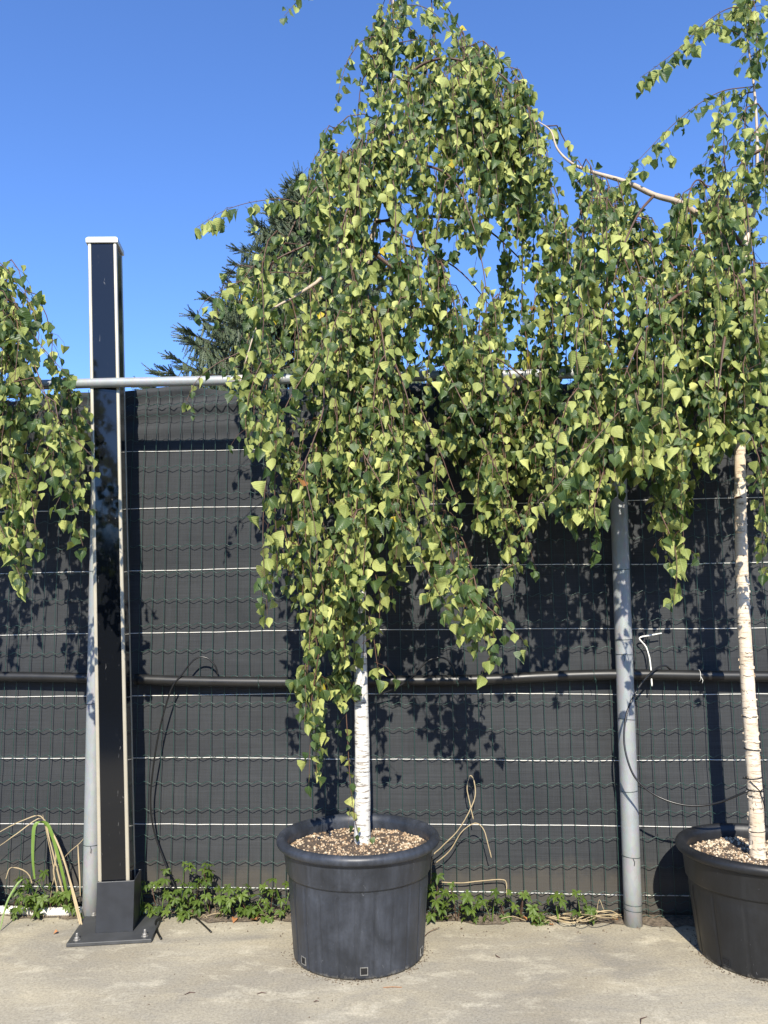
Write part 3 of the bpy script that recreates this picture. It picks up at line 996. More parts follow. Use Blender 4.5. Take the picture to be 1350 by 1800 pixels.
    o = tw.build('twigs', M['twig'], tree, smooth=True); o['kind'] = 'stuff'
    mats = []
    for (p, az, tilt, roll, size) in recs:
        Rm = Matrix.Rotation(az - math.pi / 2, 3, 'Z') @ Matrix.Rotation(tilt, 3, 'X') @ Matrix.Rotation(roll, 3, 'Y')
        mats.append(Rm)
    score = []
    for (p, az, tilt, roll, size), Rm in zip(recs, mats):
        x, y, d = project(p)
        if not (8 < x < 1342 and 8 < y < 1780) : score.append(-1); continue
        n = Rm @ Vector((0, 1, 0))
        v = (Vector(p) - Vector((0, 0, CAM_H))).normalized()
        score.append(size * abs(n.dot(v)) / d ** 3 * 100)
    order = np.argsort(-np.array(score))
    single = set(int(i) for i in order[:300] if score[i] > 0)
    V, Fc, UV, T_ = [], [], [], []
    off = 0
    weights = [1.0] * (NT - 1) + [0.06]
    choice = random.choices(range(NT), weights=weights, k=len(recs))
    for i, ((p, az, tilt, roll, size), Rm) in enumerate(zip(recs, mats)):
        k = choice[i]
        wscale = random.uniform(0.88, 1.1)
        if i in single:
            Mx = Matrix.Translation(Vector(p) - B) @ Rm.to_4x4() @ Matrix.Diagonal((size * wscale, size, size, 1))
            link('leaf', LEAFMESH[k], tree, Mx)
        else:
            v, f, uv, t = TEMPL[k]
            vv = (v * np.array([size * wscale, size, size])) @ np.array(Rm).T + np.array(Vector(p) - B)
            V.append(vv); Fc.append(np.array(f) + off); UV += uv; T_ += [min(1, max(0, min(0.96, t + random.uniform(-0.2, 0.2))) if t < 0.965 else (0.98 if random.random() < 0.75 else 1.0))] * len(f)
            off += len(v)
    me = leaf_mesh('foliage', np.vstack(V), np.vstack(Fc), UV, T_, M['leaf'])
    o = link('foliage', me, tree); o['kind'] = 'stuff'
    return tree, B

# ---- main birch
b1 = at(637, 1482, potA.y + 0.02); b1.z = 0.40
Y1 = b1.y
def tr(lst, Y): return [(at(px, py, Y + d), r) for px, py, d, r in lst]
trunk1 = [(b1, 0.036)] + tr([(637, 1440, 0, .0345), (637, 1340, 0, .0325), (635, 1220, 0, .030), (632, 1090, .0, .028), (634, 950, .01, .0265), (636, 820, .01, .0245), (635, 700, .0, .022), (631, 590, -.01, .020), (630, 520, 0, .018), (631, 478, 0, .015)], Y1)
limbs1 = [
    ([(631, 540, 0, .013), (650, 440, .03, .012), (672, 330, .03, .011), (679, 250, .03, .010), (682, 200, .0, .009), (692, 120, 0, .007), (692, 40, 0, .005), (690, -40, 0, .003)], 'palelimb'),
    ([(676, 300, .03, .007), (700, 222, .0, .008), (676, 248, -.05, .009), (640, 270, -.10, .008), (590, 300, -.18, .006), (540, 350, -.22, .004), (505, 420, -.25, .003)], 'limb'),
    ([(690, 180, 0, .008), (712, 140, -.02, .008), (745, 112, -.05, .007), (790, 103, -.1, .006), (850, 118, -.12, .005), (890, 140, -.12, .004), (925, 195, -.1, .003), (950, 260, -.1, .002)], 'limb'),
    ([(630, 500, 0, .011), (605, 489, -.06, .010), (570, 488, -.12, .009), (552, 500, -.16, .008), (520, 520, -.24, .006), (460, 560, -.3, .004), (430, 640, -.32, .0025)], 'palelimb'),
    ([(634, 600, 0, .009), (612, 590, -.10, .009), (588, 620, -.26, .008), (570, 660, -.36, .0045), (568, 720, -.40, .0035), (545, 790, -.42, .0025), (520, 840, -.43, .002)], 'limb'),
    ([(640, 430, 0, .010), (690, 470, -.05, .009), (740, 500, -.1, .008), (780, 560, -.15, .007), (830, 610, -.15, .005), (890, 640, -.12, .004), (950, 690, -.1, .002)], 'limb'),
    ([(660, 390, .02, .008), (760, 380, .1, .007), (850, 400, .16, .005), (930, 470, .18, .003)], 'limb'),
    ([(682, 230, .02, .007), (760, 200, .05, .006), (840, 220, .05, .005), (900, 280, .05, .004), (960, 380, .05, .002)], 'limb'),
    ([(634, 620, 0, .008), (670, 610, -.18, .007), (690, 630, -.30, .005), (710, 680, -.38, .003), (722, 720, -.40, .002)], 'limb'),
    ([(650, 440, .0, .007), (600, 400, -.05, .006), (540, 430, -.05, .005), (470, 470, -.05, .004), (420, 560, 0, .002)], 'limb'),
    ([(634, 560, 0, .008), (650, 540, -.2, .007), (665, 560, -.34, .005), (675, 610, -.40, .003), (680, 660, -.42, .002)], 'limb'),
    ([(640, 480, 0, .008), (620, 430, .2, .006), (560, 440, .3, .004), (500, 520, .3, .002)], 'limb'),
    ([(645, 470, 0, .008), (700, 430, .2, .006), (800, 470, .3, .004), (880, 560, .3, .002)], 'limb'),
    ([(672, 330, 0, .007), (640, 330, -.2, .006), (610, 370, -.34, .004), (590, 460, -.38, .002)], 'limb'),
    ([(676, 300, 0, .007), (740, 290, -.2, .006), (800, 320, -.34, .004), (840, 420, -.38, .002)], 'limb'),
]
zones1 = [
    ([(840, 370), (980, 330), (1010, 450), (1000, 640), (880, 630), (820, 480)], 28, -.2, .30),
    ([(692, -60), (735, 0), (700, 60), (705, 150), (665, 200), (640, 130), (655, 40)], 22, -.10, .10),
    ([(760, 115), (880, 140), (938, 215), (985, 330), (900, 330), (800, 220)], 46, -.25, .12),
    ([(682, 250), (720, 150), (770, 105), (880, 135), (940, 220), (985, 330), (960, 470), (860, 430), (760, 520), (640, 480), (600, 420), (545, 330)], 185, -.42, .34),
    ([(545, 310), (640, 260), (660, 420), (640, 620), (480, 640), (415, 640), (430, 560), (485, 440)], 54, -.40, .32),
    ([(640, 440), (760, 500), (900, 590), (980, 640), (960, 700), (800, 720), (700, 680), (600, 640)], 82, -.42, .30),
    ([(375, 545), (470, 500), (480, 660), (412, 690), (385, 640)], 8, -.35, .1),
    ([(400, 580), (560, 560), (700, 640), (740, 800), (730, 950), (690, 1060), (600, 1080), (520, 1040), (465, 1040), (450, 900), (425, 760)], 160, -.50, .28),
    ([(585, 640), (700, 640), (715, 900), (690, 1060), (600, 1060)], 46, -.48, -.08),
    ([(460, 980), (560, 1000), (690, 1040), (700, 1100), (660, 1150), (600, 1180), (540, 1180), (500, 1090), (465, 1100)], 24, -.45, .1),
    ([(740, 640), (980, 640), (985, 800), (945, 960), (890, 1000), (850, 960), (810, 840), (770, 760)], 92, -.28, .30),
    ([(700, 860), (765, 880), (800, 960), (850, 1080), (870, 1140), (825, 1140), (770, 1060), (715, 1080)], 20, -.42, -.1),
    ([(525, 1160), (575, 1180), (562, 1360), (540, 1370)], 7, -.35, -.1),
    ([(588, 1160), (612, 1180), (618, 1420), (606, 1430)], 5, -.08, .0),
]
extra1 = [
    [(600, 470, -.2), (560, 385, -.25), (510, 352, -.3), (450, 354, -.33), (395, 370, -.36), (345, 400, -.38)],
    [(540, 480, -.25), (470, 480, -.3), (410, 500, -.33), (365, 525, -.35), (345, 555, -.36)],
    [(420, 620, -.3), (380, 640, -.32), (345, 670, -.34), (328, 705, -.35)],
    [(690, 10, 0), (735, 10, -.05), (765, 25, -.08), (795, 60, -.1), (822, 100, -.12)],
    [(690, 60, 0), (640, 70, -.05), (615, 100, -.08), (600, 140, -.1), (592, 180, -.1)],
    [(640, -60, 0), (560, -40, 0), (520, 5, 0), (500, 28, 0)],
    [(700, 75, 0), (750, 70, -.05), (775, 100, -.1)],
    [(790, 1000, -.35), (850, 1060, -.38), (885, 1090, -.4), (903, 1108, -.4)],
    [(560, 1150, -.3), (548, 1230, -.3), (545, 1310, -.3), (543, 1375, -.3)],
    [(604, 1180, -.06), (610, 1280, -.06), (616, 1380, -.06), (624, 1440, -.06), (629, 1462, -.06)],
    [(680, 740, -.45), (720, 830, -.48), (765, 930, -.5), (815, 1030, -.5), (850, 1100, -.5), (872, 1150, -.5)],
    [(780, 640, -.35), (830, 740, -.4), (880, 840, -.42), (920, 930, -.42), (942, 1000, -.42)],
    [(640, 800, -.45), (680, 870, -.48), (730, 960, -.5), (775, 1050, -.5), (800, 1090, -.5)],
    [(740, 720, -.4), (772, 790, -.42), (790, 840, -.42), (805, 880, -.42)],
    [(560, 620, -.4), (500, 720, -.43), (470, 830, -.44), (462, 950, -.44), (470, 1080, -.44)],
    [(640, 1050, -.3), (655, 1110, -.32), (662, 1160, -.32), (668, 1190, -.32)],
]
t1, B1 = birch('weeping birch with chalk white trunk standing in the grey tub', b1, trunk1, limbs1, zones1, extra1, 'bark')
mb = MB()                                            # splintered dead stub at the top of the trunk
s0 = trunk1[-1][0] - B1
mb.tube([s0 + Vector((0, 0, -0.02)), s0 + Vector((0.004, -0.01, 0.02)), s0 + Vector((0.010, -0.012, 0.055)), s0 + Vector((0.014, -0.012, 0.075))], [0.016, 0.013, 0.008, 0.002], 8, jit=0.15)
mb.build('stub', M['cut'], t1, smooth=True)

# ---- right-hand birch
b2 = at(1330, 1490, potB.y - 0.02); b2.z = 0.368
Y2 = b2.y
trunk2 = [(b2, 0.0330)] + tr([(1329, 1430, 0, 0.0304), (1323, 1330, 0, 0.0295), (1314, 1200, 0, 0.0282), (1307, 1080, 0, 0.0264), (1303, 960, 0, 0.0251), (1301, 850, .01, 0.0238), (1300, 720, .01, 0.0220), (1299, 600, 0, 0.0202), (1302, 500, 0, 0.0176), (1312, 420, 0, 0.0132), (1326, 370, 0, 0.0097)], Y2)
limbs2 = [
    ([(1326, 372, 0, .010), (1331, 290, 0, .0075), (1330, 220, 0, .0065), (1325, 150, 0, .0055), (1313, 60, 0, .005), (1308, -10, 0, .004), (1304, -80, 0, .002)], 'palelimb'),
    ([(1303, 520, 0, .016), (1265, 420, -.05, .016), (1207, 363, -.1, .014), (1150, 343, -.13, .0125), (1100, 320, -.15, .011), (1040, 302, -.17, .0075), (1005, 287, -.18, .006), (980, 262, -.18, .0045), (968, 230, -.18, .0035), (945, 213, -.18, .002)], 'palelimb'),
    ([(1310, 440, 0, .011), (1270, 380, -.1, .007), (1235, 320, -.15, .004), (1215, 330, -.2, .003), (1205, 390, -.22, .002)], 'limb'),
    ([(1318, 400, 0, .010), (1300, 300, -.05, .009), (1345, 262, -.1, .007), (1400, 270, -.15, .005), (1450, 350, -.2, .003)], 'limb'),
    ([(1300, 590, 0, .010), (1250, 520, -.2, .009), (1190, 520, -.34, .007), (1130, 590, -.40, .004), (1090, 680, -.42, .002)], 'limb'),
    ([(1300, 560, 0, .010), (1370, 500, -.1, .008), (1440, 540, -.15, .006), (1500, 650, -.15, .003)], 'palelimb'),
    ([(1300, 620, 0, .009), (1290, 560, -.25, .008), (1275, 590, -.42, .006), (1262, 690, -.46, .002)], 'limb'),
    ([(1303, 520, 0, .009), (1250, 460, .15, .007), (1150, 480, .25, .005), (1060, 560, .28, .003)], 'limb'),
    ([(1150, 343, -.13, .007), (1120, 380, -.25, .005), (1090, 450, -.3, .003), (1070, 540, -.32, .002)], 'limb'),
    ([(1300, 600, 0, .009), (1330, 560, -.25, .007), (1350, 620, -.4, .005), (1355, 720, -.42, .002)], 'limb'),
]
zones2 = [
    ([(1000, 320), (1100, 340), (1200, 375), (1210, 480), (1060, 560), (1030, 640), (985, 620), (985, 480), (1010, 430)], 64, -.36, .16),
    ([(1225, 320), (1290, 255), (1400, 275), (1480, 400), (1500, 560), (1300, 640), (1200, 600), (1180, 480), (1215, 400)], 92, -.45, .34),
    ([(1050, 540), (1200, 500), (1300, 620), (1290, 800), (1220, 840), (1130, 870), (1060, 880), (1000, 860), (985, 740), (1020, 620)], 120, -.48, .28),
    ([(1300, 620), (1500, 560), (1520, 900), (1360, 960), (1335, 880), (1330, 780)], 56, -.45, .28),
    ([(985, 760), (1080, 860), (1070, 930), (1045, 985), (1000, 910), (955, 900)], 20, -.5, -.1),
    ([(1130, 850), (1230, 820), (1215, 960), (1190, 1040), (1165, 960)], 16, -.4, .1),
    ([(1285, 10), (1350, 0), (1380, 120), (1330, 140), (1290, 110), (1230, 90)], 9, -.15, .1),
]
zones2.append(([(1225, 520), (1350, 500), (1350, 800), (1290, 800), (1230, 810)], 52, -.48, -.08))
zones2.append(([(1000, 640), (1180, 620), (1200, 820), (1130, 860), (1010, 840)], 16, -.52, -.2))
extra2 = [
    [(1325, 152, 0), (1270, 160, -.05), (1225, 185, -.1), (1180, 222, -.14), (1135, 268, -.18), (1098, 308, -.2)],
    [(1308, 15, 0), (1280, 15, -.04), (1240, 40, -.08), (1200, 80, -.12), (1160, 112, -.15), (1126, 136, -.18)],
    [(1300, 62, -.02), (1265, 45, -.06), (1235, 55, -.1), (1210, 85, -.12)],
    [(1270, 165, -.06), (1268, 190, -.07), (1262, 215, -.08), (1256, 240, -.08)],
    [(1320, 100, 0), (1345, 85, -.05), (1375, 100, -.1)],
    [(1160, 900, -.35), (1185, 960, -.37), (1190, 1010, -.38), (1184, 1055, -.38)],
    [(1060, 830, -.4), (1045, 890, -.42), (1050, 940, -.42), (1042, 972, -.42)],
    [(1110, 700, -.45), (1030, 790, -.5), (975, 860, -.52), (930, 905, -.53)],
    [(1370, 700, -.3), (1350, 820, -.33), (1340, 920, -.34), (1342, 1005, -.34)],
]
t2, B2 = birch('weeping birch with cream peeling trunk standing in the black tub', b2, trunk2, limbs2, zones2, extra2, 'bark2')
# old branch scars ring the right-hand trunk, and ties hold the drip tube to it
def on_trunk(trunk, py, Y):
    pts = smooth_line([(*p, r) for p, r in trunk], 9)
    zt = at(1310, py, Y).z
    return min(pts, key=lambda p: abs(p[2] - zt))
for py in (878, 935, 1020, 1053, 1118, 1152, 1193, 1262, 1296, 1403):
    p = on_trunk(trunk2, py, Y2)
    c = Vector(p[:3]) - B2; r = p[3]
    a0 = random.uniform(-2.6, -0.6)
    mb = MB()
    pts = [c + Vector((math.cos(a) * r * 1.0, math.sin(a) * r * 1.0, random.uniform(-.002, .002))) for a in np.linspace(a0 - 0.8, a0 + 0.8, 9)]
    mb.tube(pts, [0.001 + 0.0045 * math.sin(math.pi * i / 8) for i in range(9)], 6, jit=0.3)
    mb.build('bark_scar', M['limb'] if random.random() < 0.4 else M['bark2'], t2, smooth=True)
for i in range(70):                                  # curling flakes of bark
    p = random.choice(smooth_line([(*p, r) for p, r in trunk2[:7]], 9))
    c = Vector(p[:3]) - B2; r = p[3]
    a = random.choice((random.uniform(2.7, 3.9), random.uniform(-1.9, 0.2)))
    d = Vector((math.cos(a), math.sin(a), 0)); z = Vector((0, 0, random.uniform(.003, .010)))
    tq = Vector((-d.y, d.x, 0))
    mb = MB() if i == 0 else mb
    q0 = c + d * (r - 0.001)
    s_ = random.choice((-1, 1))
    mb.add([q0 + z, q0 - z, q0 - z * 0.9 + d * 0.003 + tq * s_ * 0.005, q0 + z * 0.8 + d * 0.003 + tq * s_ * 0.005, q0 - z * 0.7 + d * 0.005 + tq * s_ * 0.008, q0 + z * 0.5 + d * 0.0045 + tq * s_ * 0.009],
           [(0, 1, 2, 3), (3, 2, 4, 5)])
o = mb.build('bark_flakes', M['bark2'], t2); o['kind'] = 'stuff'
for py in (1319, 1363, 1391, 1396, 1460, 1262):
    p = on_trunk(trunk2, py, Y2)
    c = Vector(p[:3]) - B2; r = p[3] + 0.002
    mb = MB()
    tl = random.uniform(-.15, .15)
    mb.tube([c + Vector((math.cos(a) * r, math.sin(a) * r, tl * r * math.cos(a))) for a in np.linspace(0, 6.283, 25)], 0.0022 if py != 1460 else 0.0012, 6)
    if py in (1391, 1363):
        f = c + Vector((0.008 if py == 1391 else -r, -r if py == 1391 else -0.005, 0))
        if py == 1391:
            mb.tube([f, f + Vector((0.004, -.006, -.03)), f + Vector((.012, -.006, -.075))], [.0028, .0026, .001], 6)
            mb.tube([f, f + Vector((-0.02, .0, .022)), f + Vector((-.035, .012, .04))], 0.002, 6)
            mb.tube([f, f + Vector((0.018, .004, .012)), f + Vector((.03, .02, .02))], 0.002, 6)
        else:
            mb.tube([f, f + Vector((-.012, -.003, .004)), f + Vector((-.018, 0, -.003)), f + Vector((-.004, 0, -.005))], 0.002, 6)
    mb.build('tie', M['tubing'], t2, smooth=True)
# drip tube from the pipe to the right-hand trunk
pe = on_trunk(trunk2, 1393, Y2)
thin_tube('drip_tube', [onfence(1180, 1178, .06), onfence(1168, 1170, .085), onfence(1150, 1178, .11), onfence(1125, 1205, .16), onfence(1103, 1250, .2), onfence(1097, 1300, .23), onfence(1106, 1345, .26), onfence(1124, 1376, .28),
          onfence(1160, 1402, .30), onfence(1210, 1416, .33), onfence(1262, 1411, .36), Vector((pe[0] - pe[3] - 0.002, pe[1] - 0.012, pe[2]))],
          0.0045, 'tubing', 'thin black drip tube hanging past the fence post to the cream trunk', 'tube')
thin_tube('strap_tie', [onfence(1163, 1113, .06), onfence(1142, 1117, .055), onfence(1124, 1122, .05), onfence(1136, 1138, .055), onfence(1143, 1165, .07), onfence(1146, 1206, .085)],
          0.0042, 'strap', 'white plastic strap tie hooked on the mesh beside the galvanised fence post', 'strap')

# ---- left-hand birch, trunk standing just out of the picture
b3 = Vector((potC.x, potC.y, 0.41))
Y3 = b3.y
c3 = project((b3.x, b3.y, 2.0))[0]
trunk3 = [(b3, 0.036)] + [(Vector((b3.x + dx, Y3, z)), r) for dx, z, r in ((0, .9, .033), (.01, 1.5, .029), (.0, 2.1, .025), (.01, 2.7, .019), (.0, 3.1, .012))]
limbs3 = [
    ([(c3, 560, 0, .012), (c3 + 80, 470, -.1, .009), (-60, 440, -.15, .007), (0, 470, -.18, .004), (40, 525, -.2, .002)], 'limb'),
    ([(c3, 640, 0, .011), (c3 + 90, 560, -.2, .008), (-50, 560, -.3, .005), (10, 620, -.34, .003), (40, 680, -.36, .002)], 'limb'),
    ([(c3, 480, 0, .010), (c3 + 60, 400, .0, .008), (c3 + 150, 420, 0, .005), (-40, 520, 0, .003)], 'limb'),
    ([(c3, 600, 0, .010), (c3 - 90, 520, -.1, .008), (c3 - 200, 600, -.2, .004)], 'palelimb'),
    ([(c3, 600, 0, .010), (c3 + 80, 520, .1, .008), (-20, 560, .2, .005), (60, 640, .22, .002)], 'limb'),
]
zones3 = [
    ([(c3, 400), (-100, 450), (0, 505), (50, 570), (115, 665), (120, 690), (-30, 720), (c3, 700)], 80, -.40, .28),
    ([(c3, 700), (0, 700), (110, 690), (145, 790), (145, 880), (90, 930), (20, 960), (-60, 900), (c3, 900)], 76, -.42, .25),
    ([(-20, 900), (60, 930), (40, 1030), (10, 990)], 7, -.4, -.15),
    ([(c3 - 200, 500), (c3, 400), (c3, 900), (c3 - 200, 850)], 40, -.4, .3),
]
extra3 = [
    [(-60, 430, -.2), (0, 462, -.24), (30, 500, -.26), (58, 535, -.27)],
    [(20, 520, -.28), (60, 590, -.3), (100, 640, -.32), (125, 665, -.33)],
    [(60, 640, -.3), (100, 740, -.33), (140, 780, -.34), (160, 800, -.35)],
    [(90, 760, -.34), (120, 850, -.36), (135, 920, -.36), (146, 960, -.36)],
    [(-10, 900, -.38), (15, 960, -.4), (30, 1000, -.4), (42, 1030, -.4)],
    [(50, 840, -.36), (60, 910, -.37), (70, 965, -.38)],
]
t3, B3 = birch('weeping birch drooping in from beyond the dark square post, its trunk out of the picture', b3, trunk3, limbs3, zones3, extra3, 'bark')

# ================================================================== SPRUCE BEHIND THE FENCE
SY = 13.5
ap = at(534, 318, SY)
spr = empty('spruce_tree', (ap.x, SY, 0)); tag(spr, 'dark green spruce with drooping branchlets rising behind the fence', 'tree')
mb = MB(); mb.tube([(0, 0, 0), (0, 0, ap.z * 0.5), (0.03, 0, ap.z * 0.85), (0, 0, ap.z)], [0.20, 0.13, 0.05, 0.012], 12)
mb.build('trunk', M['sprucebark'], spr, smooth=True)
wood = MB(); nd = MB()
def needle_spray(p, d, L, wd):
    """short shoot: a jagged fan of needle tufts round a twig"""
    d = d.normalized()
    n = max(2, int(L / 0.024))
    sd = d.cross(Vector((random.uniform(-1, 1), random.uniform(-1, 1), random.uniform(-.4, .4)))).normalized()
    s2 = d.cross(sd)
    for i in range(n):
        c = p + d * (L * i / n)
        for sgn in (-1, 1):
            for ax in (sd, s2):
                ww = wd * random.uniform(.6, 1.3) * (1 - 0.45 * i / n)
                e = c + ax * sgn * ww + d * random.uniform(.02, .045)
                nd.add([c - d * 0.006, e, c + d * 0.022], [(0, 1, 2)])
zz = ap.z
lev = 0.06
while lev < ap.z - 1.6:
    z = ap.z - lev
    reach = min(2.7, 0.18 + 0.78 * lev ** 0.92)
    nb = 8
    a0 = random.uniform(0, 6.28)
    vis = z > 3.0
    for k in range(nb):
        a = a0 + k * 6.283 / nb + random.uniform(-.35, .35)
        R = reach * random.uniform(0.62, 1.06)
        dr = Vector((math.cos(a), math.sin(a), 0))
        pts = []
        for t in np.linspace(0, 1, 9):
            zz = z + 0.08 * math.sin(t * 2) - R * 0.42 * t ** 1.2 + R * 0.40 * max(0, t - 0.6) ** 1.2 * 2
            pts.append(dr * (R * t) + Vector((0, 0, zz)))
        wood.tube(pts, [0.022 * (1 - .85 * t) * min(1, R) + 0.003 for t in np.linspace(0, 1, 9)], 4, caps=False)
        nbl = int((20 + R * 62) * (1.0 if vis else 0.25))
        for j in range(nbl):
            t = random.uniform(0.08, 1.0) ** 0.7
            i = min(7, int(t * 8)); p = pts[i].lerp(pts[i + 1], t * 8 - i)
            sd = Vector((-dr.y, dr.x, 0)) * random.choice((-1, 1))
            # hanging branchlet
            L = random.uniform(.10, .38) * min(1, 0.45 + R * 0.4)
            dn = (sd * random.uniform(0.0, .9) + dr * random.uniform(-.1, .35) + Vector((0, 0, -random.uniform(.7, 1.3)))).normalized()
            if t > .92 or random.random() < 0.08: dn = (dr * .8 + sd * random.uniform(0, .9) + Vector((0, 0, random.uniform(-.1, .55)))).normalized(); L *= .7
            needle_spray(p, dn, L, 0.024)
        needle_spray(pts[-2], (pts[-1] - pts[-2]) + Vector((0, 0, .05)), 0.26, 0.020)
    lev += 0.10 + 0.010 * lev if vis else 0.55
needle_spray(Vector((0, 0, ap.z - .25)), Vector((0, 0, 1)), 0.34, 0.028)
o = wood.build('branches', M['sprucebark'], spr); o['kind'] = 'stuff'
o = nd.build('crown', M['needle'], spr); o['kind'] = 'stuff'

# ================================================================== CREEPER AT THE FOOT OF THE FENCE
def leaflet(L, wd, droop):
    vs, fs = [], []
    rows = [(0, .04), (.25, .34), (.5, .5), (.75, .34), (1, 0)]
    for t, h in rows:
        for sx in (-1, 0, 1):
            vs.append((sx * h * wd, t * L, abs(sx) * h * wd * 0.35 - droop * L * t * t + (0.02 * L if sx and t in (.25, .75) else 0)))
    for i in range(4):
        for c in (0, 1):
            a = 3 * i + c
            fs.append((a, a + 1, a + 4, a + 3))
    return vs, fs
CRE = []
for k in range(8):
    V, Fc, UV = [], [], []
    nL = random.choice((5, 5, 5, 6))
    for j in range(nL):
        a = (j - (nL - 1) / 2) * (4.6 / nL) + random.uniform(-.15, .15)
        L = 0.042 * (1 - 0.10 * abs(j - (nL - 1) / 2)) * random.uniform(.85, 1.1)
        vs, fs = leaflet(L, L * random.uniform(.40, .52), random.uniform(.1, .5))
        Rm = Matrix.Rotation(a, 3, 'Z') @ Matrix.Rotation(random.uniform(-.1, .3), 3, 'X')
        o_ = len(V)
        V += [tuple(Rm @ Vector(v)) for v in vs]
        Fc += [tuple(i + o_ for i in f) for f in fs]
        UV += [(v[0] / L, v[1] / L) for v in vs]
    CRE.append(leaf_mesh('leaf', np.array(V), Fc, UV, [random.random() * .95] * len(Fc), M['creeper']))
def creeper(px, h, nleaf, spread, label, group, front=0.05):
    h *= 0.84; nleaf = max(4, int(nleaf * 0.85))
    g0 = onfence(px, 1603, 0)
    b = Vector((g0.x, fy(g0.x, front), 0.006))
    o = empty('creeper_plant', b); tag(o, label, 'plant', group)
    ns = max(2, nleaf // 6)
    stems = []
    for s_ in range(ns):
        ex = random.uniform(-spread, spread); hh = h * random.uniform(.55, 1.0)
        pts = [Vector((ex * 0.1, 0, 0)), Vector((ex * .5, -random.uniform(0, .05), hh * .55)), Vector((ex, -random.uniform(.0, .07), hh))]
        pts = [Vector(p) for p in smooth_line(pts, 5)]
        mb = MB(); mb.tube(pts, [0.0022 - 0.001 * i / len(pts) for i in range(len(pts))], 5)
        mb.build('stem', M['twig'] if random.random() < .5 else M['grass'], o, smooth=True)
        stems.append(pts)
    for j in range(nleaf):
        pts = stems[j % ns]
        p = pts[-1] if j < ns else random.choice(pts[1:])
        a = random.uniform(math.pi, 2 * math.pi) if random.random() < .8 else random.uniform(0, 6.28)
        rad = random.uniform(0.01, 0.05) if j >= ns else 0.004
        lp = p + Vector((math.cos(a) * rad * 1.3, math.sin(a) * rad, random.uniform(-.01, .03)))
        lp.z = max(lp.z, 0.012)
        if lp.y + b.y > fy(lp.x + b.x, 0.03): lp.y = fy(lp.x + b.x, 0.03) - b.y
        sc = random.uniform(0.5, 1.12)
        tl = random.uniform(.1, 1.0)
        Mx = Matrix.Translation(lp) @ Matrix.Rotation(a - math.pi / 2, 4, 'Z') @ Matrix.Rotation(-tl, 4, 'X') @ Matrix.Rotation(random.uniform(-.3, .3), 4, 'Y') @ Matrix.Scale(sc, 4)
        link('leaf', random.choice(CRE), o, Mx)
LA = 'five fingered green creeper at the fence foot between dark post and grey tub'
LB = 'five fingered green creeper at the fence foot beside the white conduit'
LC = 'small green creeper at the fence foot between grey tub and galvanised post'
GA, GB, GC = 'creepers between the dark post and the grey tub', 'creepers by the white conduit', 'creepers between the grey tub and the galvanised post'
for px, h, n, sp in ((262, .24, 13, .05), (290, .27, 14, .06), (318, .31, 18, .07), (345, .24, 15, .07), (375, .30, 18, .07), (392, .22, 12, .06), (420, .20, 13, .07), (450, .20, 13, .07), (478, .17, 10, .06), (502, .20, 9, .04), (335, .12, 12, .09), (440, .10, 10, .09)):
    creeper(px, h, n, sp, LA, GA, random.uniform(.045, .09))
for px, h, n, sp in ((-30, .2, 10, .06), (8, .22, 13, .06), (40, .18, 13, .07), (72, .26, 16, .07), (100, .20, 14, .06), (128, .15, 9, .05), (56, .10, 8, .06), (140, .08, 6, .03), (85, .06, 7, .05)):
    creeper(px, h, n, sp, LB, GB, random.uniform(.045, .12))
for px, h, n, sp in ((762, .26, 10, .03), (775, .17, 10, .05), (800, .22, 10, .04), (828, .13, 9, .05), (860, .19, 12, .05), (885, .11, 8, .05), (909, .22, 6, .02), (940, .10, 9, .05), (952, .06, 6, .06), (975, .15, 4, .02), (1012, .16, 6, .02), (1030, .09, 5, .03), (790, .06, 8, .06)):
    creeper(px, h, n, sp, LC, GC, random.uniform(.04, .09))

# dried runners
def runner(pts, r, label, group=None, mat='straw'):
    return thin_tube('dry_stem', pts, r, mat, label, 'vine', group)
runner([onfence(757, 1555, .06), onfence(760, 1508, .07), onfence(775, 1490, .08), onfence(803, 1462, .1), onfence(822, 1432, .11), onfence(835, 1400, .11), onfence(833, 1372, .11), onfence(826, 1364, .11), onfence(821, 1385, .105), onfence(826, 1412, .10), onfence(832, 1440, .1)], 0.0032,
       'dry straw coloured vine runner looping up beside the grey tub')
runner([onfence(762, 1520, .07), onfence(790, 1496, .09), onfence(812, 1462, .11), onfence(835, 1447, .12), onfence(850, 1458, .12), onfence(858, 1485, .12), onfence(864, 1508, .12)], 0.0030,
       'dry vine runner hooking over beside the grey tub')
runner([onfence(765, 1550, .035), onfence(810, 1552, .04), onfence(840, 1549, .035), onfence(880, 1546, .04), onfence(890, 1552, .04), onfence(890, 1572, .04)], 0.0028, 'thin dry runner threaded along the mesh low behind the creepers')
for k in range(6):
    p = [onground(random.uniform(960, 985), 1612, .02), onground(random.uniform(985, 1010), random.uniform(1605, 1625), .03), onground(random.uniform(1010, 1040), random.uniform(1600, 1620), random.uniform(.02, .08)),
         onground(random.uniform(1045, 1070), random.uniform(1600, 1612), random.uniform(.03, .09)), onground(random.uniform(1080, 1098), random.uniform(1606, 1618), random.uniform(.01, .05))]
    for q_ in p: q_.y = min(q_.y, fy(q_.x, .035)); q_.z = max(.006, q_.z)
    runner(p, random.uniform(.0022, .0035), 'tangled dry vine stem lying at the foot of the galvanised fence post', 'tangled dry vines by the fence post')

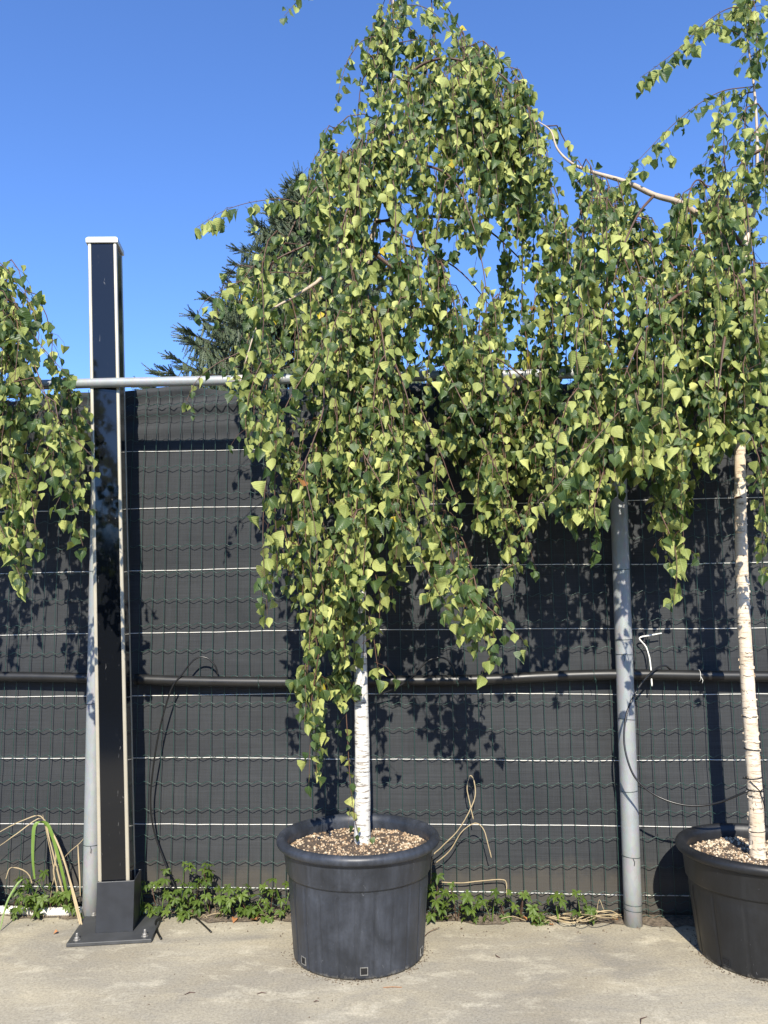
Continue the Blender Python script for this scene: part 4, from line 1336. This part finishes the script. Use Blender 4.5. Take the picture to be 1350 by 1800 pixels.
for k in range(16):  # loose dry straw stalks strewn among the weeds, filed with the vines
    px_ = random.choice((random.uniform(250, 500), random.uniform(770, 1090), random.uniform(0, 150)))
    g0 = onfence(px_, 1603, random.uniform(.05, .12)); g0.z = 0.008
    a_ = random.uniform(0, 6.28); L_ = random.uniform(.05, .16); up = random.choice((0.01, 0.02, 0.09))
    e1 = g0 + Vector((math.cos(a_) * L_ * .5, -abs(math.sin(a_)) * L_ * .12, up)); e2 = g0 + Vector((math.cos(a_) * L_, -abs(math.sin(a_)) * L_ * .3, up * .6))
    thin_tube('dry_stem', [g0, e1, e2], 0.0017, 'straw', 'short thin dry straw stalk fallen among the weeds at the fence foot', 'vine', 'short dry straw stalks among the weeds')
# ================================================================== DRY GRASS CLUMP, CONDUIT, LITTER
gb = onground(105, 1598); gb.y = fy(gb.x, .07)
gr = empty('grass_clump', gb); tag(gr, 'withered tall grass with one green blade drooping beside the dark post', 'grass clump')
def blade(pl, wmax, mat, nm='blade'):
    pts = [onfence(px, py, of) - gb for px, py, of in pl]
    for p in pts: p.z = max(p.z + gb.z, .006) - gb.z
    mb = MB(); mb.ribbon([Vector(p) for p in smooth_line([tuple(p) for p in pts], 5)], lambda t: wmax * 0.48 * (0.35 + 0.65 * math.sin(math.pi * min(1, t * .85 + .1))), (1, .15, .1))
    mb.build(nm, M[mat], gr)
blade([(118, 1600, .07), (100, 1530, .1), (85, 1470, .12), (72, 1435, .13), (40, 1442, .15), (0, 1462, .17), (-40, 1490, .19)], .010, 'straw')
blade([(120, 1600, .08), (104, 1540, .12), (88, 1480, .14), (74, 1438, .15), (30, 1465, .19), (0, 1486, .2), (-40, 1510, .2)], .009, 'straw')
blade([(122, 1602, .08), (112, 1545, .12), (92, 1470, .14), (80, 1447, .15), (62, 1450, .17), (58, 1480, .18), (58, 1515, .19), (61, 1545, .19)], .034, 'grass')
blade([(100, 1600, .07), (98, 1550, .1), (85, 1480, .12), (75, 1432, .13)], .006, 'straw', 'stem')
blade([(110, 1600, .08), (100, 1560, .1), (94, 1530, .12), (98, 1500, .13), (84, 1452, .13)], .013, 'straw')
blade([(140, 1640, .2), (132, 1590, .17), (118, 1530, .15), (100, 1480, .14), (82, 1445, .13)], .018, 'straw')
blade([(158, 1656, .26), (146, 1640, .24), (140, 1610, .2), (130, 1570, .17), (112, 1510, .15)], .014, 'straw')
blade([(85, 1600, .08), (98, 1530, .1), (120, 1500, .12), (138, 1484, .12), (147, 1474, .1)], .007, 'straw')
blade([(137, 1486, .12), (138, 1510, .13), (140, 1545, .14), (141, 1575, .14)], .012, 'straw')
blade([(70, 1600, .08), (45, 1545, .14), (15, 1580, .2), (0, 1636, .27)], .020, 'grass')
blade([(60, 1600, .08), (52, 1540, .11), (20, 1525, .13), (10, 1545, .14)], .010, 'straw')
blade([(90, 1600, .08), (55, 1575, .12), (32, 1572, .15)], .006, 'straw')

mb = MB()                                            # ribbed white conduit
cpts = [onground(-300, 1603), onground(0, 1608), onground(80, 1611), onground(160, 1609), onground(225, 1607), onground(262, 1611)]
for p in cpts: p.z = 0.021
cpts = [Vector(p) for p in smooth_line([tuple(p) for p in cpts], 44)]
mb.tube([p - cpts[0] for p in cpts], [0.0185 + (0.0022 if i % 2 else 0) for i in range(len(cpts))], 14)
tag(mb.build('conduit', M['conduit'], smooth=True, loc=cpts[0]), 'white ribbed conduit lying on the concrete along the fence', 'conduit')

dl_i = 0
LV = leaf_template(.5, .5, .3, .2, 0, 0.3)
def fallen(px, py, s, label, group=None, rot=None):
    mb = MB()
    Rm = Matrix.Rotation(rot if rot is not None else random.uniform(0, 6.28), 3, 'Z') @ Matrix.Rotation(1.45, 3, 'X') @ Matrix.Rotation(random.uniform(-.2, .2), 3, 'Y')
    v = [Rm @ (Vector(p) * s) for p in LV[0]]
    zmin = min(p.z for p in v)
    mb.add([(p.x, p.y, p.z - zmin + 0.002) for p in v], LV[1])
    g_ = onground(px, py)
    o = mb.build('fallen_leaf', M['deadleaf'], loc=g_)
    tag(o, label, 'leaf', group)
fallen(452, 1626, .045, 'curled orange dead leaf with long stalk on concrete near the grey tub', rot=.7)
fallen(822, 1612, .04, 'rust red dead leaf on concrete below the creepers beside the grey tub')
LD = 'small brown dead leaf lying at the foot of the fence'
for px, py in ((946, 1628), (965, 1630), (104, 1641), (885, 1604), (868, 1606), (1075, 1622), (700, 1606), (995, 1621), (480, 1612), (415, 1618), (230, 1612), (915, 1618)):
    fallen(px, py, random.uniform(.02, .036), LD, 'dead leaves at the fence foot')
for px, py, L, a in ((334, 1748, .02, .4), (875, 1682, .018, 2.0), (460, 1748, .018, 0.2), (1132, 1795, .03, .9), (812, 1634, .012, 1.2), (556, 1762, .01, .3)):
    g_ = onground(px, py)
    mb = MB(); d = Vector((math.cos(a), math.sin(a), 0)); n_ = Vector((-d.y, d.x, 0))
    mb.tube([d * -L + Vector((0, 0, .003)), n_ * L * .35 + Vector((0, 0, .005)), d * L + Vector((0, 0, .003))], [.001, .0022, .001], 5)
    tag(mb.build('bark_crumb', M['limb'], loc=g_), 'tiny dark curled crumb lying on the bare concrete', 'debris', 'dark crumbs on the concrete')
g_ = onground(690, 1737)
mb = MB(); mb.tube([(-.035, 0, .003), (0, .002, .004), (.035, 0, .003)], .0012, 5)
tag(mb.build('pine_needle', M['deadleaf'], loc=g_), 'thin red brown dry needle on the concrete in front of the grey tub', 'needle')
thin_tube('dry_root', [onground(772, 1630, .012), onground(752, 1640, .006), onground(744, 1652, .005), onground(743, 1668, .005)], .0018, 'twig', 'thin curved brown root on the concrete hugging the grey tub', 'root')

# ================================================================== HEDGE BEHIND THE CAMERA (seen mirrored in the dark post)
hd = empty('hedge', (0, -4.6, 0)); tag(hd, 'tall dense green hedge on the far side of the yard', 'hedge')
mb = MB(); nl = MB()
for i in range(14000):
    x = random.uniform(-9, 9); h = 2.55 + 0.25 * noise.noise((x * .6, 0, 0)) + .2 * noise.noise((x * 2.1, 4, 0))
    z = h * random.random() ** .8; y = random.uniform(-.25, .35)
    s_ = random.uniform(.03, .07); a = random.uniform(0, 6.28)
    u = Vector((math.cos(a), math.sin(a), random.uniform(-.5, .5))) * s_; v_ = Vector((random.uniform(-.4, .4), random.uniform(-.4, .4), 1)).normalized() * s_
    c = Vector((x, y, z))
    nl.add([c - u, c + v_, c + u, c - v_], [(0, 1, 2, 3)])
for i in range(36):
    x = -9 + i * .5
    h = 2.4 + 0.25 * noise.noise((x * .6, 0, 0))
    mb.box((x + .25, -.15, h / 2), (.252, .2, h / 2))
mb.build('core', M['hedge'], hd)
o = nl.build('foliage', M['hedge'], hd); o['kind'] = 'stuff'
